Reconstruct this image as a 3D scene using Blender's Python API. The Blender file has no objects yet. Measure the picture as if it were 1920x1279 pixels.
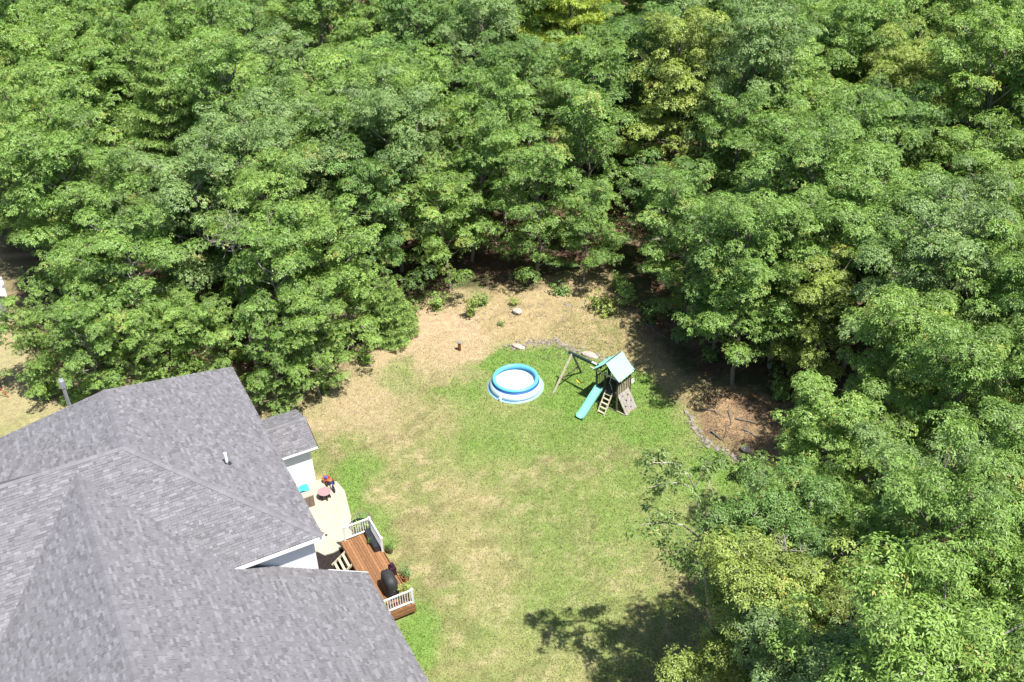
import bpy, math, random
import numpy as np
from math import radians, sin, cos, pi
rng = np.random.default_rng(7)
random.seed(7)
sc = bpy.context.scene
COL = sc.collection
# ------------------------------------------------------------------ camera, sky, sun, exposure
CAM_H, FPX = 41.0, 2000.0
PITCH, ROLL, YAW = radians(34.8), radians(-1.7), radians(26.8)
FW = np.array([0, cos(PITCH), -sin(PITCH)]); RT = np.array([1.0, 0, 0]); UP = np.cross(RT, FW)
RT, UP = RT*cos(ROLL)+UP*sin(ROLL), -RT*sin(ROLL)+UP*cos(ROLL)
CAM = np.array([0, 0, CAM_H])
def G(x, y, z=0.0):                       # where the sight line of a photo pixel meets height z
    d = FW*FPX+RT*(x-960)-UP*(y-640)
    return CAM+d*((z-CAM_H)/d[2])
def PX(w):                                # photo pixel of a world point (vectorised)
    v = np.asarray(w, float)-CAM
    k = FPX/(v@FW)
    return 960+k*(v@RT), 640-k*(v@UP)
cd = bpy.data.cameras.new('camera'); cam = bpy.data.objects.new('camera', cd); COL.objects.link(cam)
import mathutils
mat3 = mathutils.Matrix(((RT[0], UP[0], -FW[0]), (RT[1], UP[1], -FW[1]), (RT[2], UP[2], -FW[2])))
cam.matrix_world = mathutils.Matrix.Translation((0, 0, CAM_H)) @ mat3.to_4x4()
cd.sensor_width = 36; cd.lens = 36*FPX/1920; cd.clip_end = 2000; cd.clip_start = 0.5
sc.camera = cam
SUNV = np.array([.73, -.70, 2.27]); SUNV /= np.linalg.norm(SUNV)     # towards the sun
w = bpy.data.worlds.new('World'); sc.world = w; w.use_nodes = True
nt = w.node_tree; bg = nt.nodes['Background']; sky = nt.nodes.new('ShaderNodeTexSky')
sky.sky_type = 'NISHITA'; sky.sun_disc = False
sky.sun_elevation = math.asin(SUNV[2]); sky.sun_rotation = math.atan2(SUNV[0], SUNV[1])
nt.links.new(sky.outputs[0], bg.inputs[0]); bg.inputs[1].default_value = 0.085
sl = bpy.data.lights.new('sun', 'SUN'); so = bpy.data.objects.new('sun', sl); COL.objects.link(so)
sl.energy = 5.0; sl.angle = radians(.55); sl.color = (1, .955, .88)
so.rotation_euler = mathutils.Vector(tuple(-SUNV)).to_track_quat('-Z', 'Y').to_euler()
so.location = (30, -30, 90)
vs = sc.view_settings; vs.view_transform = 'Standard'; vs.look = 'None'; vs.exposure = 1.05; vs.gamma = 1
vs.use_curve_mapping = False
sc.cycles.max_bounces = 6; sc.cycles.diffuse_bounces = 3; sc.cycles.transmission_bounces = 3
sc.cycles.transparent_max_bounces = 4; sc.cycles.glossy_bounces = 2
# ------------------------------------------------------------------ helpers
A = np.array([-sin(YAW), cos(YAW), 0]); B = np.array([cos(YAW), sin(YAW), 0]); Z = np.array([0, 0, 1.0])
def HW(a, b, z=0.0): return A*a+B*b+Z*z     # house frame to world
def tag(o, label=None, cat=None, group=None, kind=None):
    if label: o['label'] = label
    if cat: o['category'] = cat
    if group: o['group'] = group
    if kind: o['kind'] = kind
    return o
def empty(name, loc, label=None, cat=None, group=None, rz=0):
    o = bpy.data.objects.new(name, None); o.location = tuple(float(v) for v in loc); o.rotation_euler = (0, 0, rz)
    o.empty_display_size = .3; COL.objects.link(o); return tag(o, label, cat, group)
def link(name, me, mat=None, parent=None, world=True):
    o = bpy.data.objects.new(name, me); COL.objects.link(o)
    if mat is not None and len(me.materials) == 0: me.materials.append(mat)
    if parent is not None:
        o.parent = parent
        if world:                           # mesh coordinates are world coordinates
            o.matrix_parent_inverse = root_matrix(parent).inverted()
    return o
def root_matrix(p):
    m = mathutils.Matrix.LocRotScale(p.location, p.rotation_euler, p.scale)
    if p.parent is not None: m = root_matrix(p.parent) @ p.matrix_parent_inverse @ m
    return m
class MB:                                   # collects faces, links them as one mesh object
    def __init__(s): s.v = []; s.f = []; s.t = []; s.tone = 0.5
    def add(s, vs, fs):
        n = len(s.v); s.v += [tuple(float(c) for c in p) for p in vs]; s.f += [tuple(i+n for i in f) for f in fs]
        s.t += [s.tone]*len(vs)
    def box(s, o, ex, ey, ez):              # corner o and three edge vectors
        o, ex, ey, ez = map(lambda q: np.asarray(q, float), (o, ex, ey, ez))
        p = [o, o+ex, o+ex+ey, o+ey, o+ez, o+ex+ez, o+ex+ey+ez, o+ey+ez]
        f = [(0, 3, 2, 1), (4, 5, 6, 7), (0, 1, 5, 4), (1, 2, 6, 5), (2, 3, 7, 6), (3, 0, 4, 7)]
        if np.dot(np.cross(ex, ey), ez) < 0: f = [t[::-1] for t in f]
        s.add(p, f)
    def bar(s, p, q, wd, ht=None, up=Z):    # square bar from p to q
        p, q = np.asarray(p, float), np.asarray(q, float); ht = ht or wd
        d = q-p; d = d/np.linalg.norm(d); sd = np.cross(d, up)
        if np.linalg.norm(sd) < 1e-3: sd = np.cross(d, np.array([1.0, 0, 0]))
        sd /= np.linalg.norm(sd); u2 = np.cross(sd, d)
        s.box(p-sd*wd/2-u2*ht/2, q-p, sd*wd, u2*ht)
    def tube(s, pts, rad, n=8, cap=True):
        pts = [np.asarray(p, float) for p in pts]; m = len(pts)
        if not hasattr(rad, '__len__'): rad = [rad]*m
        vs = []; ref = np.array([.31, .17, .93])
        for i in range(m):
            d = pts[min(i+1, m-1)]-pts[max(i-1, 0)]; d = d/(np.linalg.norm(d)+1e-9)
            a = np.cross(d, ref)
            if np.linalg.norm(a) < .05: a = np.cross(d, np.array([1.0, 0, 0]))
            a /= np.linalg.norm(a); b = np.cross(d, a)
            for k in range(n): vs.append(pts[i]+(a*cos(2*pi*k/n)+b*sin(2*pi*k/n))*rad[i])
        fs = [(i*n+k, i*n+(k+1) % n, (i+1)*n+(k+1) % n, (i+1)*n+k) for i in range(m-1) for k in range(n)]
        if cap: fs += [tuple(range(n))[::-1], tuple((m-1)*n+k for k in range(n))]
        s.add(vs, fs)
    def lathe(s, c, prof, n=48, closed=False, phase=0):    # prof: list of (r, z)
        c = np.asarray(c, float); m = len(prof)
        vs = [c+np.array([r*cos(2*pi*k/n+phase), r*sin(2*pi*k/n+phase), z]) for r, z in prof for k in range(n)]
        fs = [(i*n+k, i*n+(k+1) % n, ((i+1) % m)*n+(k+1) % n, ((i+1) % m)*n+k) for i in range(m if closed else m-1) for k in range(n)]
        s.add(vs, fs)
    def poly(s, pts): s.add(pts, [tuple(range(len(pts)))])
    def blob(s, c, r, n=2, jit=.18, seed=0):
        import bmesh
        bm = bmesh.new(); bmesh.ops.create_icosphere(bm, subdivisions=n, radius=1)
        rg = np.random.default_rng(seed); ph = rg.uniform(0, 6, 6); r = np.asarray(r, float)*np.ones(3)
        vs = []
        for v in bm.verts:
            k = 1+jit*(sin(3*v.co.x+ph[0])+sin(3.7*v.co.y+ph[1])+sin(4.1*v.co.z+ph[2]))/1.5+rg.uniform(-jit, jit)*.35
            vs.append(np.asarray(c)+np.array(v.co)*k*r)
        s.add(vs, [tuple(v.index for v in f.verts) for f in bm.faces]); bm.free()
    def mesh(s, name, smooth=False):
        me = bpy.data.meshes.new(name); me.from_pydata(s.v, [], s.f)
        at = me.attributes.new('tone', 'FLOAT', 'POINT'); at.data.foreach_set('value', np.array(s.t, 'f'))
        if smooth: me.polygons.foreach_set('use_smooth', [True]*len(me.polygons))
        me.update(); return me
    def build(s, name, mat, parent=None, smooth=False, world=True):
        return link(name, s.mesh(name, smooth), mat, parent, world)
def np_mesh(name, v, f, tone=None, col=None, smooth=False):
    v = np.asarray(v, 'f'); f = np.asarray(f, 'i'); k = f.shape[1]
    me = bpy.data.meshes.new(name); me.vertices.add(len(v)); me.vertices.foreach_set('co', v.ravel())
    me.loops.add(f.size); me.loops.foreach_set('vertex_index', f.ravel())
    me.polygons.add(len(f)); me.polygons.foreach_set('loop_start', np.arange(0, f.size, k, dtype='i'))
    me.polygons.foreach_set('loop_total', np.full(len(f), k, 'i'))
    if smooth: me.polygons.foreach_set('use_smooth', np.ones(len(f), bool))
    if tone is not None: me.attributes.new('tone', 'FLOAT', 'POINT').data.foreach_set('value', np.asarray(tone, 'f'))
    if col is not None:
        c = np.ones((len(v), 4), 'f'); c[:, :3] = col
        me.attributes.new('col', 'FLOAT_COLOR', 'POINT').data.foreach_set('color', c.ravel())
    me.update(); me.validate(); return me
def mat(name, colr=(.5, .5, .5), rough=.7, spec=.3, noise=None, tone=0, metal=0, bump=0, bscale=20):
    m = bpy.data.materials.new(name); m.use_nodes = True; n = m.node_tree; b = n.nodes['Principled BSDF']
    b.inputs['Roughness'].default_value = rough; b.inputs['Specular IOR Level'].default_value = spec
    b.inputs['Metallic'].default_value = metal; b.inputs['Base Color'].default_value = (*colr, 1)
    src = None
    tc = n.nodes.new('ShaderNodeTexCoord')
    if noise:
        sc_, amt = noise
        nz = n.nodes.new('ShaderNodeTexNoise'); nz.inputs['Scale'].default_value = sc_; nz.inputs['Detail'].default_value = 6
        n.links.new(tc.outputs['Object'], nz.inputs['Vector'])
        mr = n.nodes.new('ShaderNodeMapRange'); mr.inputs['From Min'].default_value = .3; mr.inputs['From Max'].default_value = .7
        mr.inputs['To Min'].default_value = 1-amt; mr.inputs['To Max'].default_value = 1+amt
        n.links.new(nz.outputs[0], mr.inputs[0]); src = mr.outputs[0]
    if tone:
        at = n.nodes.new('ShaderNodeAttribute'); at.attribute_name = 'tone'
        mr = n.nodes.new('ShaderNodeMapRange'); mr.inputs['To Min'].default_value = 1-tone; mr.inputs['To Max'].default_value = 1+tone
        n.links.new(at.outputs['Fac'], mr.inputs[0])
        if src:
            mu = n.nodes.new('ShaderNodeMath'); mu.operation = 'MULTIPLY'; n.links.new(src, mu.inputs[0]); n.links.new(mr.outputs[0], mu.inputs[1]); src = mu.outputs[0]
        else: src = mr.outputs[0]
    if src:
        vm = n.nodes.new('ShaderNodeVectorMath'); vm.operation = 'SCALE'; vm.inputs[0].default_value = colr
        n.links.new(src, vm.inputs['Scale']); n.links.new(vm.outputs[0], b.inputs['Base Color'])
    if bump:
        nz = n.nodes.new('ShaderNodeTexNoise'); nz.inputs['Scale'].default_value = bscale; nz.inputs['Detail'].default_value = 5
        n.links.new(tc.outputs['Object'], nz.inputs['Vector'])
        bp = n.nodes.new('ShaderNodeBump'); bp.inputs['Strength'].default_value = bump; bp.inputs['Distance'].default_value = .05
        n.links.new(nz.outputs[0], bp.inputs['Height']); n.links.new(bp.outputs[0], b.inputs['Normal'])
    return m
def leaf_mat(name, gloss=.42):              # leaf colour: the tree's own colour times a per-leaf tone, browner or yellower at tips
    m = bpy.data.materials.new(name); m.use_nodes = True; n = m.node_tree
    b = n.nodes['Principled BSDF']; out = n.nodes['Material Output']
    oi = n.nodes.new('ShaderNodeObjectInfo'); at = n.nodes.new('ShaderNodeAttribute'); at.attribute_name = 'tone'
    mr = n.nodes.new('ShaderNodeMapRange'); mr.inputs['To Min'].default_value = .42; mr.inputs['To Max'].default_value = 1.58
    n.links.new(at.outputs['Fac'], mr.inputs[0])
    vm = n.nodes.new('ShaderNodeVectorMath'); vm.operation = 'SCALE'; n.links.new(oi.outputs['Color'], vm.inputs[0]); n.links.new(mr.outputs[0], vm.inputs['Scale'])
    gt = n.nodes.new('ShaderNodeMapRange'); gt.inputs['From Min'].default_value = .93; gt.inputs['From Max'].default_value = 1.0
    gt.inputs['To Max'].default_value = .7; n.links.new(at.outputs['Fac'], gt.inputs[0])
    mx = n.nodes.new('ShaderNodeMix'); mx.data_type = 'RGBA'; mx.inputs['B'].default_value = (.36, .26, .08, 1)
    n.links.new(gt.outputs[0], mx.inputs['Factor']); n.links.new(vm.outputs[0], mx.inputs['A'])
    n.links.new(mx.outputs['Result'], b.inputs['Base Color'])
    b.inputs['Roughness'].default_value = .42; b.inputs['Specular IOR Level'].default_value = gloss
    tr = n.nodes.new('ShaderNodeBsdfTranslucent'); hs = n.nodes.new('ShaderNodeVectorMath'); hs.operation = 'MULTIPLY'
    hs.inputs[1].default_value = (1.1, 1.15, .6); n.links.new(mx.outputs['Result'], hs.inputs[0]); n.links.new(hs.outputs[0], tr.inputs[0])
    ms = n.nodes.new('ShaderNodeMixShader'); ms.inputs[0].default_value = .36
    n.links.new(b.outputs[0], ms.inputs[1]); n.links.new(tr.outputs[0], ms.inputs[2]); n.links.new(ms.outputs[0], out.inputs[0])
    return m
def col_mat(name, detail=True):
    m = bpy.data.materials.new(name); m.use_nodes = True; n = m.node_tree; b = n.nodes['Principled BSDF']
    b.inputs['Roughness'].default_value = .95; b.inputs['Specular IOR Level'].default_value = .1
    at = n.nodes.new('ShaderNodeAttribute'); at.attribute_name = 'col'
    src = at.outputs['Color']
    if detail:
        tc = n.nodes.new('ShaderNodeTexCoord'); last = None
        for s_, lo, hi in ((11, .66, 1.30), (2.6, .80, 1.2)):
            nz = n.nodes.new('ShaderNodeTexNoise'); nz.inputs['Scale'].default_value = s_; nz.inputs['Detail'].default_value = 5; nz.inputs['Roughness'].default_value = .65
            n.links.new(tc.outputs['Object'], nz.inputs['Vector'])
            mr = n.nodes.new('ShaderNodeMapRange'); mr.inputs['From Min'].default_value = .3; mr.inputs['From Max'].default_value = .7
            mr.inputs['To Min'].default_value = lo; mr.inputs['To Max'].default_value = hi; n.links.new(nz.outputs[0], mr.inputs[0])
            vm = n.nodes.new('ShaderNodeVectorMath'); vm.operation = 'SCALE'; n.links.new(src, vm.inputs[0]); n.links.new(mr.outputs[0], vm.inputs['Scale']); src = vm.outputs[0]
            if last is None:
                last = nz
                bp = n.nodes.new('ShaderNodeBump'); bp.inputs['Strength'].default_value = .6; bp.inputs['Distance'].default_value = .06
                n.links.new(nz.outputs[0], bp.inputs['Height']); n.links.new(bp.outputs[0], b.inputs['Normal'])
    n.links.new(src, b.inputs['Base Color']); return m
M = dict(
    shingle=mat('asphalt_shingle', (.146, .143, .155), .9, .15, (60, .12), .34),
    cap=mat('ridge_shingle', (.152, .149, .161), .9, .15, (40, .12), .2),
    deckbase=mat('roof_underlay', (.10, .10, .105), .95, .1),
    white=mat('white_vinyl', (.66, .67, .68), .45, .35, (6, .04)),
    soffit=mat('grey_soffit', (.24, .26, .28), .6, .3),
    glass=mat('window_glass', (.03, .04, .05), .08, .6),
    concrete=mat('pale_concrete', (.37, .335, .26), .85, .2, (2.5, .09), bump=.2, bscale=30),
    cedar=mat('cedar_deck', (.22, .110, .052), .7, .2, (8, .2), .25),
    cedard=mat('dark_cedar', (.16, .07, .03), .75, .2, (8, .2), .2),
    bark=mat('bark', (.17, .15, .125), .9, .1, (9, .4), .3),
    barkp=mat('pale_bark', (.24, .22, .19), .85, .15, (7, .3), .2),
    leaf=leaf_mat('broad_leaf'), needle=leaf_mat('pine_needle', .2),
    black=mat('black_cover', (.028, .028, .03), .6, .3, (5, .2)),
    dark=mat('dark_plastic', (.02, .022, .028), .5, .4),
    poolblue=mat('pool_ring_blue', (.10, .41, .60), .35, .4),
    poolpale=mat('pool_wall_blue', (.26, .52, .72), .4, .4, (1.5, .12)),
    poolshade=mat('pool_shade_blue', (.03, .10, .36), .4, .4),  # darker blue that paints the ring's shade on the wall
    water=mat('pool_water', (.66, .74, .77), .08, .5, (1.2, .03)),
    slide=mat('turquoise_slide', (.17, .44, .36), .35, .4, (2, .08)),
    canopy=mat('teal_canopy', (.26, .60, .53), .7, .25, (1.5, .1)),
    playwood=mat('playset_wood', (.085, .075, .05), .8, .2, (10, .3), .3),
    playpale=mat('weathered_pale_wood', (.42, .38, .27), .8, .2, (10, .25), .2),
    playgreen=mat('green_metal_beam', (.015, .035, .03), .5, .4),
    climb=mat('climbing_panel', (.27, .25, .22), .8, .2, (6, .25)),
    taupe=mat('taupe_box', (.16, .12, .10), .7, .2, (5, .1)), taupel=mat('box_lid', (.30, .28, .24), .7, .2),
    stone=mat('field_stone', (.20, .175, .15), .9, .15, (5, .3), .35, bump=.5, bscale=8),
    slab=mat('pink_granite', (.36, .30, .26), .85, .2, (4, .2), bump=.3, bscale=8),
    metal=mat('galvanised_flue', (.45, .46, .46), .4, .5, metal=.6),
    pvc=mat('white_pipe', (.8, .8, .78), .4, .4),
    cyan=mat('cyan_cloth', (.05, .45, .60), .8, .2), pink=mat('pink_plastic', (.30, .19, .20), .5, .3),
    red=mat('orange_red_paint', (.40, .10, .04), .5, .4), blue=mat('blue_paint', (.04, .08, .42), .5, .4),
    yellow=mat('yellow_paint', (.62, .45, .05), .6, .3), maroon=mat('maroon_cloth', (.035, .012, .02), .8, .2),
    tarp=mat('pale_metal_roof', (.68, .70, .74), .5, .4), siding2=mat('grey_boards', (.25, .25, .26), .8, .2),
    terracotta=mat('terracotta', (.42, .15, .07), .8, .2), brownrim=mat('brown_rim', (.15, .09, .06), .6, .3),
)
gm = bpy.data.materials.new('table_glass'); gm.use_nodes = True
_b = gm.node_tree.nodes['Principled BSDF']; _b.inputs['Transmission Weight'].default_value = 1; _b.inputs['Roughness'].default_value = .03; _b.inputs['Base Color'].default_value = (.9, .95, .93, 1)
M['limb'] = mat('pale_limb', (.36, .32, .26), .85, .15, (7, .3)); M['blackish'] = mat('near_black_ground', (.025, .02, .02), .95, .1, (12, .4), bump=.5); M['tglass'] = gm; M['groundm'] = col_mat('ground_cover'); M['grassm'] = col_mat('grass_blades', False)
# ------------------------------------------------------------------ noise and polygon tools for the terrain
_gr = rng.uniform(-1, 1, (64, 64))
def vnoise(x, y, s):
    x = np.asarray(x)/s+100.3; y = np.asarray(y)/s+57.7
    xi = np.floor(x).astype(int); yi = np.floor(y).astype(int); fx = x-xi; fy = y-yi
    fx = fx*fx*(3-2*fx); fy = fy*fy*(3-2*fy)
    g = lambda i, j: _gr[i % 64, j % 64]
    return (g(xi, yi)*(1-fx)+g(xi+1, yi)*fx)*(1-fy)+(g(xi, yi+1)*(1-fx)+g(xi+1, yi+1)*fx)*fy
def fbm(x, y, s): return .5*vnoise(x, y, s)+.27*vnoise(x, y, s/2.1)+.15*vnoise(x, y, s/4.3)+.08*vnoise(x, y, s/8.9)
def poly_w(px): return np.array([G(x, y)[:2] for x, y in px])
def sdist(poly, x, y):                      # signed distance, negative inside
    x = np.asarray(x, float); y = np.asarray(y, float); d2 = np.full(x.shape, 1e9); ins = np.zeros(x.shape, bool)
    n = len(poly)
    for i in range(n):
        ax, ay = poly[i]; bx, by = poly[(i+1) % n]; ex, ey = bx-ax, by-ay
        t = np.clip(((x-ax)*ex+(y-ay)*ey)/(ex*ex+ey*ey+1e-12), 0, 1)
        d2 = np.minimum(d2, (x-ax-t*ex)**2+(y-ay-t*ey)**2)
        c = ((ay > y) != (by > y)) & (x < (bx-ax)*(y-ay)/(by-ay+1e-12)+ax); ins ^= c
    return np.where(ins, -1, 1)*np.sqrt(d2)
LAWN = poly_w([(500, 1600), (-500, 1600), (-500, 560), (-80, 600), (60, 720), (300, 730), (540, 740), (640, 700), (720, 610), (800, 600), (900, 632), (960, 650), (1030, 640),
               (1130, 668), (1215, 705), (1290, 775), (1330, 835), (1400, 875), (1425, 950), (1400, 1100), (1340, 1300), (1300, 1600)])
OPEN = poly_w([(500, 1700), (-600, 1700), (-600, 440), (-20, 440), (40, 560), (70, 700), (300, 690), (540, 715), (640, 690), (700, 620), (770, 560), (860, 548), (1000, 555), (1060, 525), (1140, 525), (1170, 570),
               (1200, 640), (1300, 720), (1420, 740), (1490, 800), (1500, 850), (1440, 930), (1430, 1060), (1380, 1180), (1310, 1320), (1300, 1700)])
BASES = poly_w([(500, 2200), (-700, 2200), (-700, 430), (-20, 430), (60, 520), (75, 725), (200, 750), (440, 750), (540, 762), (625, 718), (690, 650), (745, 590), (830, 540), (900, 528), (990, 540), (1040, 505),
                (1130, 500), (1200, 530), (1270, 575), (1330, 630), (1400, 705), (1440, 745), (1560, 820), (1590, 880), (1640, 960), (1610, 1060), (1540, 1170), (1460, 1290), (1400, 1420), (1340, 2200)])
def height(x, y):
    d = sdist(LAWN, x, y); t = np.clip(d/1.1, 0, 1); k = np.clip((np.asarray(x)+6)/4, 0, 1)
    return t*t*(3-2*t)*.42*k+np.clip(d-1, 0, 40)*.022*k+fbm(x, y, 6)*.05+np.clip(d, 0, 1)*k*fbm(x+3, y, 1.1)*.22
def ell(px, py, lst):
    r = np.zeros(px.shape)
    for cx, cy, rx, ry, wt in lst:
        d = np.sqrt(((px-cx)/rx)**2+((py-cy)/ry)**2); r = np.maximum(r, wt*np.clip(1.45-d, 0, .75)/.75)
    return r
LUSH = [(1000, 690, 95, 42, 1), (1120, 725, 110, 62, 1), (1225, 790, 70, 52, .95), (1330, 890, 62, 62, 1.1), (920, 820, 80, 70, .72), (1040, 800, 150, 60, .6), (880, 745, 55, 22, .75),
        (655, 915, 40, 50, .85), (715, 985, 45, 45, .75), (795, 1200, 32, 60, .85), (1110, 1000, 170, 100, .33), (1140, 1015, 22, 16, .7), (750, 720, 55, 30, .4), (1210, 950, 110, 90, .55),
        (1060, 1180, 170, 90, .35), (950, 1010, 26, 20, .5), (600, 860, 14, 20, .5), (1150, 580, 60, 22, .3)]
DIRT = [(745, 665, 70, 30, .75), (665, 745, 55, 26, .5), (580, 800, 50, 22, .5), (700, 800, 60, 40, .25), (830, 612, 110, 28, 1), (970, 600, 110, 26, 1), (1080, 570, 70, 38, .9), (905, 650, 50, 14, .8), (1000, 575, 60, 25, .9), (870, 655, 50, 25, .7), (20, 560, 50, 20, .9), (1340, 950, 20, 60, .3)]
ORNG = [(1370, 790, 90, 50, 1), (1430, 830, 60, 60, .9), (1440, 780, 60, 30, 1), (1310, 1180, 40, 60, .8), (1340, 1230, 60, 60, .8), (1380, 600, 60, 60, .4), (40, 580, 50, 30, .8)]
def mix3(c, col, f): return c*(1-f[..., None])+np.array(col)*f[..., None]
def gcol(x, y):
    p = np.stack([x, y, np.zeros_like(x)], -1); px, py = PX(p)
    jx = px+fbm(x, y, 3.1)*60+vnoise(x, y, .7)*10; jy = py+fbm(y+31, x, 2.7)*40+vnoise(x+9, y, .6)*8
    n1 = fbm(x, y, 1.6); n2 = fbm(x+50, y, .55); n3 = fbm(x, y+70, 5)
    c = np.ones(x.shape+(3,))*np.array([.232, .216, .098])
    c = mix3(c, (.135, .178, .052), np.clip(.5+n1*1.3+n3*.9, 0, 1)*.68)
    c = mix3(c, (.31, .262, .145), np.clip(n2*2.6-.15, 0, .8)); n4 = fbm(x+11, y-5, .9); c = mix3(c, (.145, .135, .06), np.clip(n4*2.4-.15, 0, .55))
    top = np.maximum(np.clip((745-jy)/60, 0, 1), np.clip((840-jy)/60, 0, 1)*np.clip((820-jx)/80, 0, 1))
    c = mix3(c, (.285, .24, .135), top*.75)
    lush = np.clip(ell(jx, jy, LUSH)*(1+n2*.35+n1*.3), 0, 1)
    c = mix3(c, (.118, .205, .040), lush*.92)
    dirt = np.clip(ell(jx, jy, DIRT), 0, 1); c = mix3(c, (.335, .25, .16), dirt*.9)
    wild = np.clip(sdist(LAWN, x, y)/.35+.2+n2, 0, 1)*(px > 900)
    c = mix3(c, (.27, .215, .115), wild*.85*(1-np.clip(ell(jx, jy, ORNG), 0, 1)))
    wd = ell(jx, jy, [(1150, 615, 80, 40, .9), (1110, 600, 60, 30, .6), (1370, 720, 90, 30, .5), (1230, 600, 60, 60, .6)])*np.clip(.6+n2*2, 0, 1)
    c = mix3(c, (.16, .17, .06), wd*.7)
    c = mix3(c, (.25, .165, .10), np.clip(ell(jx, jy, ORNG)*(px > 1250), 0, 1)*.9*wild)
    c = mix3(c, (.13, .085, .055), np.clip(n4*3.2-.1, 0, .75)*np.clip(ell(jx, jy, ORNG)*(px > 1250), 0, 1)*wild)
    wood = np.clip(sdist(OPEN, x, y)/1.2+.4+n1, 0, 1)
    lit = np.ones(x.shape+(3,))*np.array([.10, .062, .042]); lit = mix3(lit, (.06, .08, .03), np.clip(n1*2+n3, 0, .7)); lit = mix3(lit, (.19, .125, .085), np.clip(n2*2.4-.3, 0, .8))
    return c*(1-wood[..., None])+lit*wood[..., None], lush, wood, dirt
# ------------------------------------------------------------------ ground
def build_ground():
    xs = np.concatenate([np.arange(-120, -36, 3.0), np.arange(-36, 36, .22), np.arange(36, 121, 3.0)])
    ys = np.concatenate([np.arange(-20, 22, 3.0), np.arange(22, 80, .22), np.arange(80, 260, 3.0)])
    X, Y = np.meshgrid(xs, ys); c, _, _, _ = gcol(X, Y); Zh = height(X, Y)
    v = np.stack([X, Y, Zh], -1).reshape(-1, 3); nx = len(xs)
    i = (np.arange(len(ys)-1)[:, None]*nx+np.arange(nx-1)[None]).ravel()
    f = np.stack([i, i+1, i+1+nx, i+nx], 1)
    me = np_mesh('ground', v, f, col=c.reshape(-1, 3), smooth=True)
    tag(link('ground', me, M['groundm']), 'dry tan and green lawn with a sandy bank and leaf litter under the wood', kind='structure')
build_ground()
def build_grass(n=150000):
    P_ = rng.uniform(0, 1, (n*2, 2)); px = 480+P_[:, 0]*1040; py = 520+P_[:, 1]*860
    # even over the ground rather than over the picture
    g0 = np.array([-17, 28]); x = -17+P_[:, 0]*37; y = 28+P_[:, 1]*40
    px, py = PX(np.stack([x, y, 0*x], -1))
    c, lush, wood, dirt = gcol(x, y); keep = (wood < .35) & (rng.uniform(0, 1, len(x)) > dirt*.8) & (px > 470) & (py < 1330)
    hx, hy = x*A[0]+y*A[1], x*B[0]+y*B[1]
    keep &= ~((hx < 46) & (hx > 34) & (hy < 11.2)) & (np.hypot(x-.15, y-53.9) > 1.85)
    x, y, c, lush = x[keep][:n], y[keep][:n], c[keep][:n], lush[keep][:n]; n = len(x)
    z = height(x, y); hgt = rng.uniform(.04, .085, n)*(1+.3*lush); az = rng.uniform(0, 2*pi, n); wd = rng.uniform(.018, .04, n)
    lx = rng.normal(0, .035, n); ly = rng.normal(0, .035, n)
    b = np.stack([x, y, z-.01], -1); s = np.stack([np.cos(az)*wd, np.sin(az)*wd, 0*az], -1)
    t = np.stack([x+lx, y+ly, z+hgt], -1); v = np.stack([b-s, b+s, t], 1).reshape(-1, 3)
    k = rng.uniform(.75, 1.45, n)[:, None]; cc = np.repeat(c*k, 3, 0)
    tag(link('grass', np_mesh('grass', v, np.arange(3*n).reshape(-1, 3), col=cc), M['grassm']), 'short patchy grass of the lawn', kind='stuff')
build_grass()
# ------------------------------------------------------------------ leaves and trees
def norm(a): return a/(np.linalg.norm(a, axis=-1, keepdims=True)+1e-9)
def rosettes(cen, axis, k, L, W, rg, polar=(55, 100), tone=None):
    n = len(cen); cen = np.repeat(cen, k, 0); ax = np.repeat(norm(axis), k, 0)
    ref = np.tile([.12, .33, .94], (n*k, 1)); t1 = norm(np.cross(ax, ref)); t2 = np.cross(ax, t1)
    phi = np.tile(np.arange(k)*2*pi/k, n)+np.repeat(rg.uniform(0, 6.28, n), k)+rg.normal(0, .3, n*k)
    th = np.radians(rg.uniform(polar[0], polar[1], n*k))
    d = ax*np.cos(th)[:, None]+(t1*np.cos(phi)[:, None]+t2*np.sin(phi)[:, None])*np.sin(th)[:, None]
    d[:, 2] -= .18; d = norm(d)
    l = L*rg.uniform(.7, 1.2, n*k)[:, None]; wd = W*rg.uniform(.75, 1.2, n*k)[:, None]
    sd = norm(np.cross(d, ax+rg.normal(0, .35, (n*k, 3)))); nm = np.cross(sd, d)
    b = cen+d*l*.12; m = b+d*l*.5; tip = b+d*l-np.array([0, 0, 1])*l*.16
    v = np.stack([b, m+sd*wd+nm*wd*.35, tip, m-sd*wd+nm*wd*.35], 1).reshape(-1, 3)
    i = np.arange(n*k)*4; f = np.concatenate([np.stack([i, i+1, i+2], 1), np.stack([i, i+2, i+3], 1)])
    tn = rg.uniform(.25, .75, n) if tone is None else tone
    tn = np.clip(np.repeat(tn, k)+rg.normal(0, .12, n*k), 0, 1)
    return v, f, np.repeat(tn, 4)
def crooked(p, q, rg, n=4, amp=.08):
    p, q = np.asarray(p, float), np.asarray(q, float); L = np.linalg.norm(q-p)
    return [p+(q-p)*t+rg.normal(0, amp*L*sin(pi*t)+1e-6, 3)*np.array([1, 1, .5]) for t in np.linspace(0, 1, n)]
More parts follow.
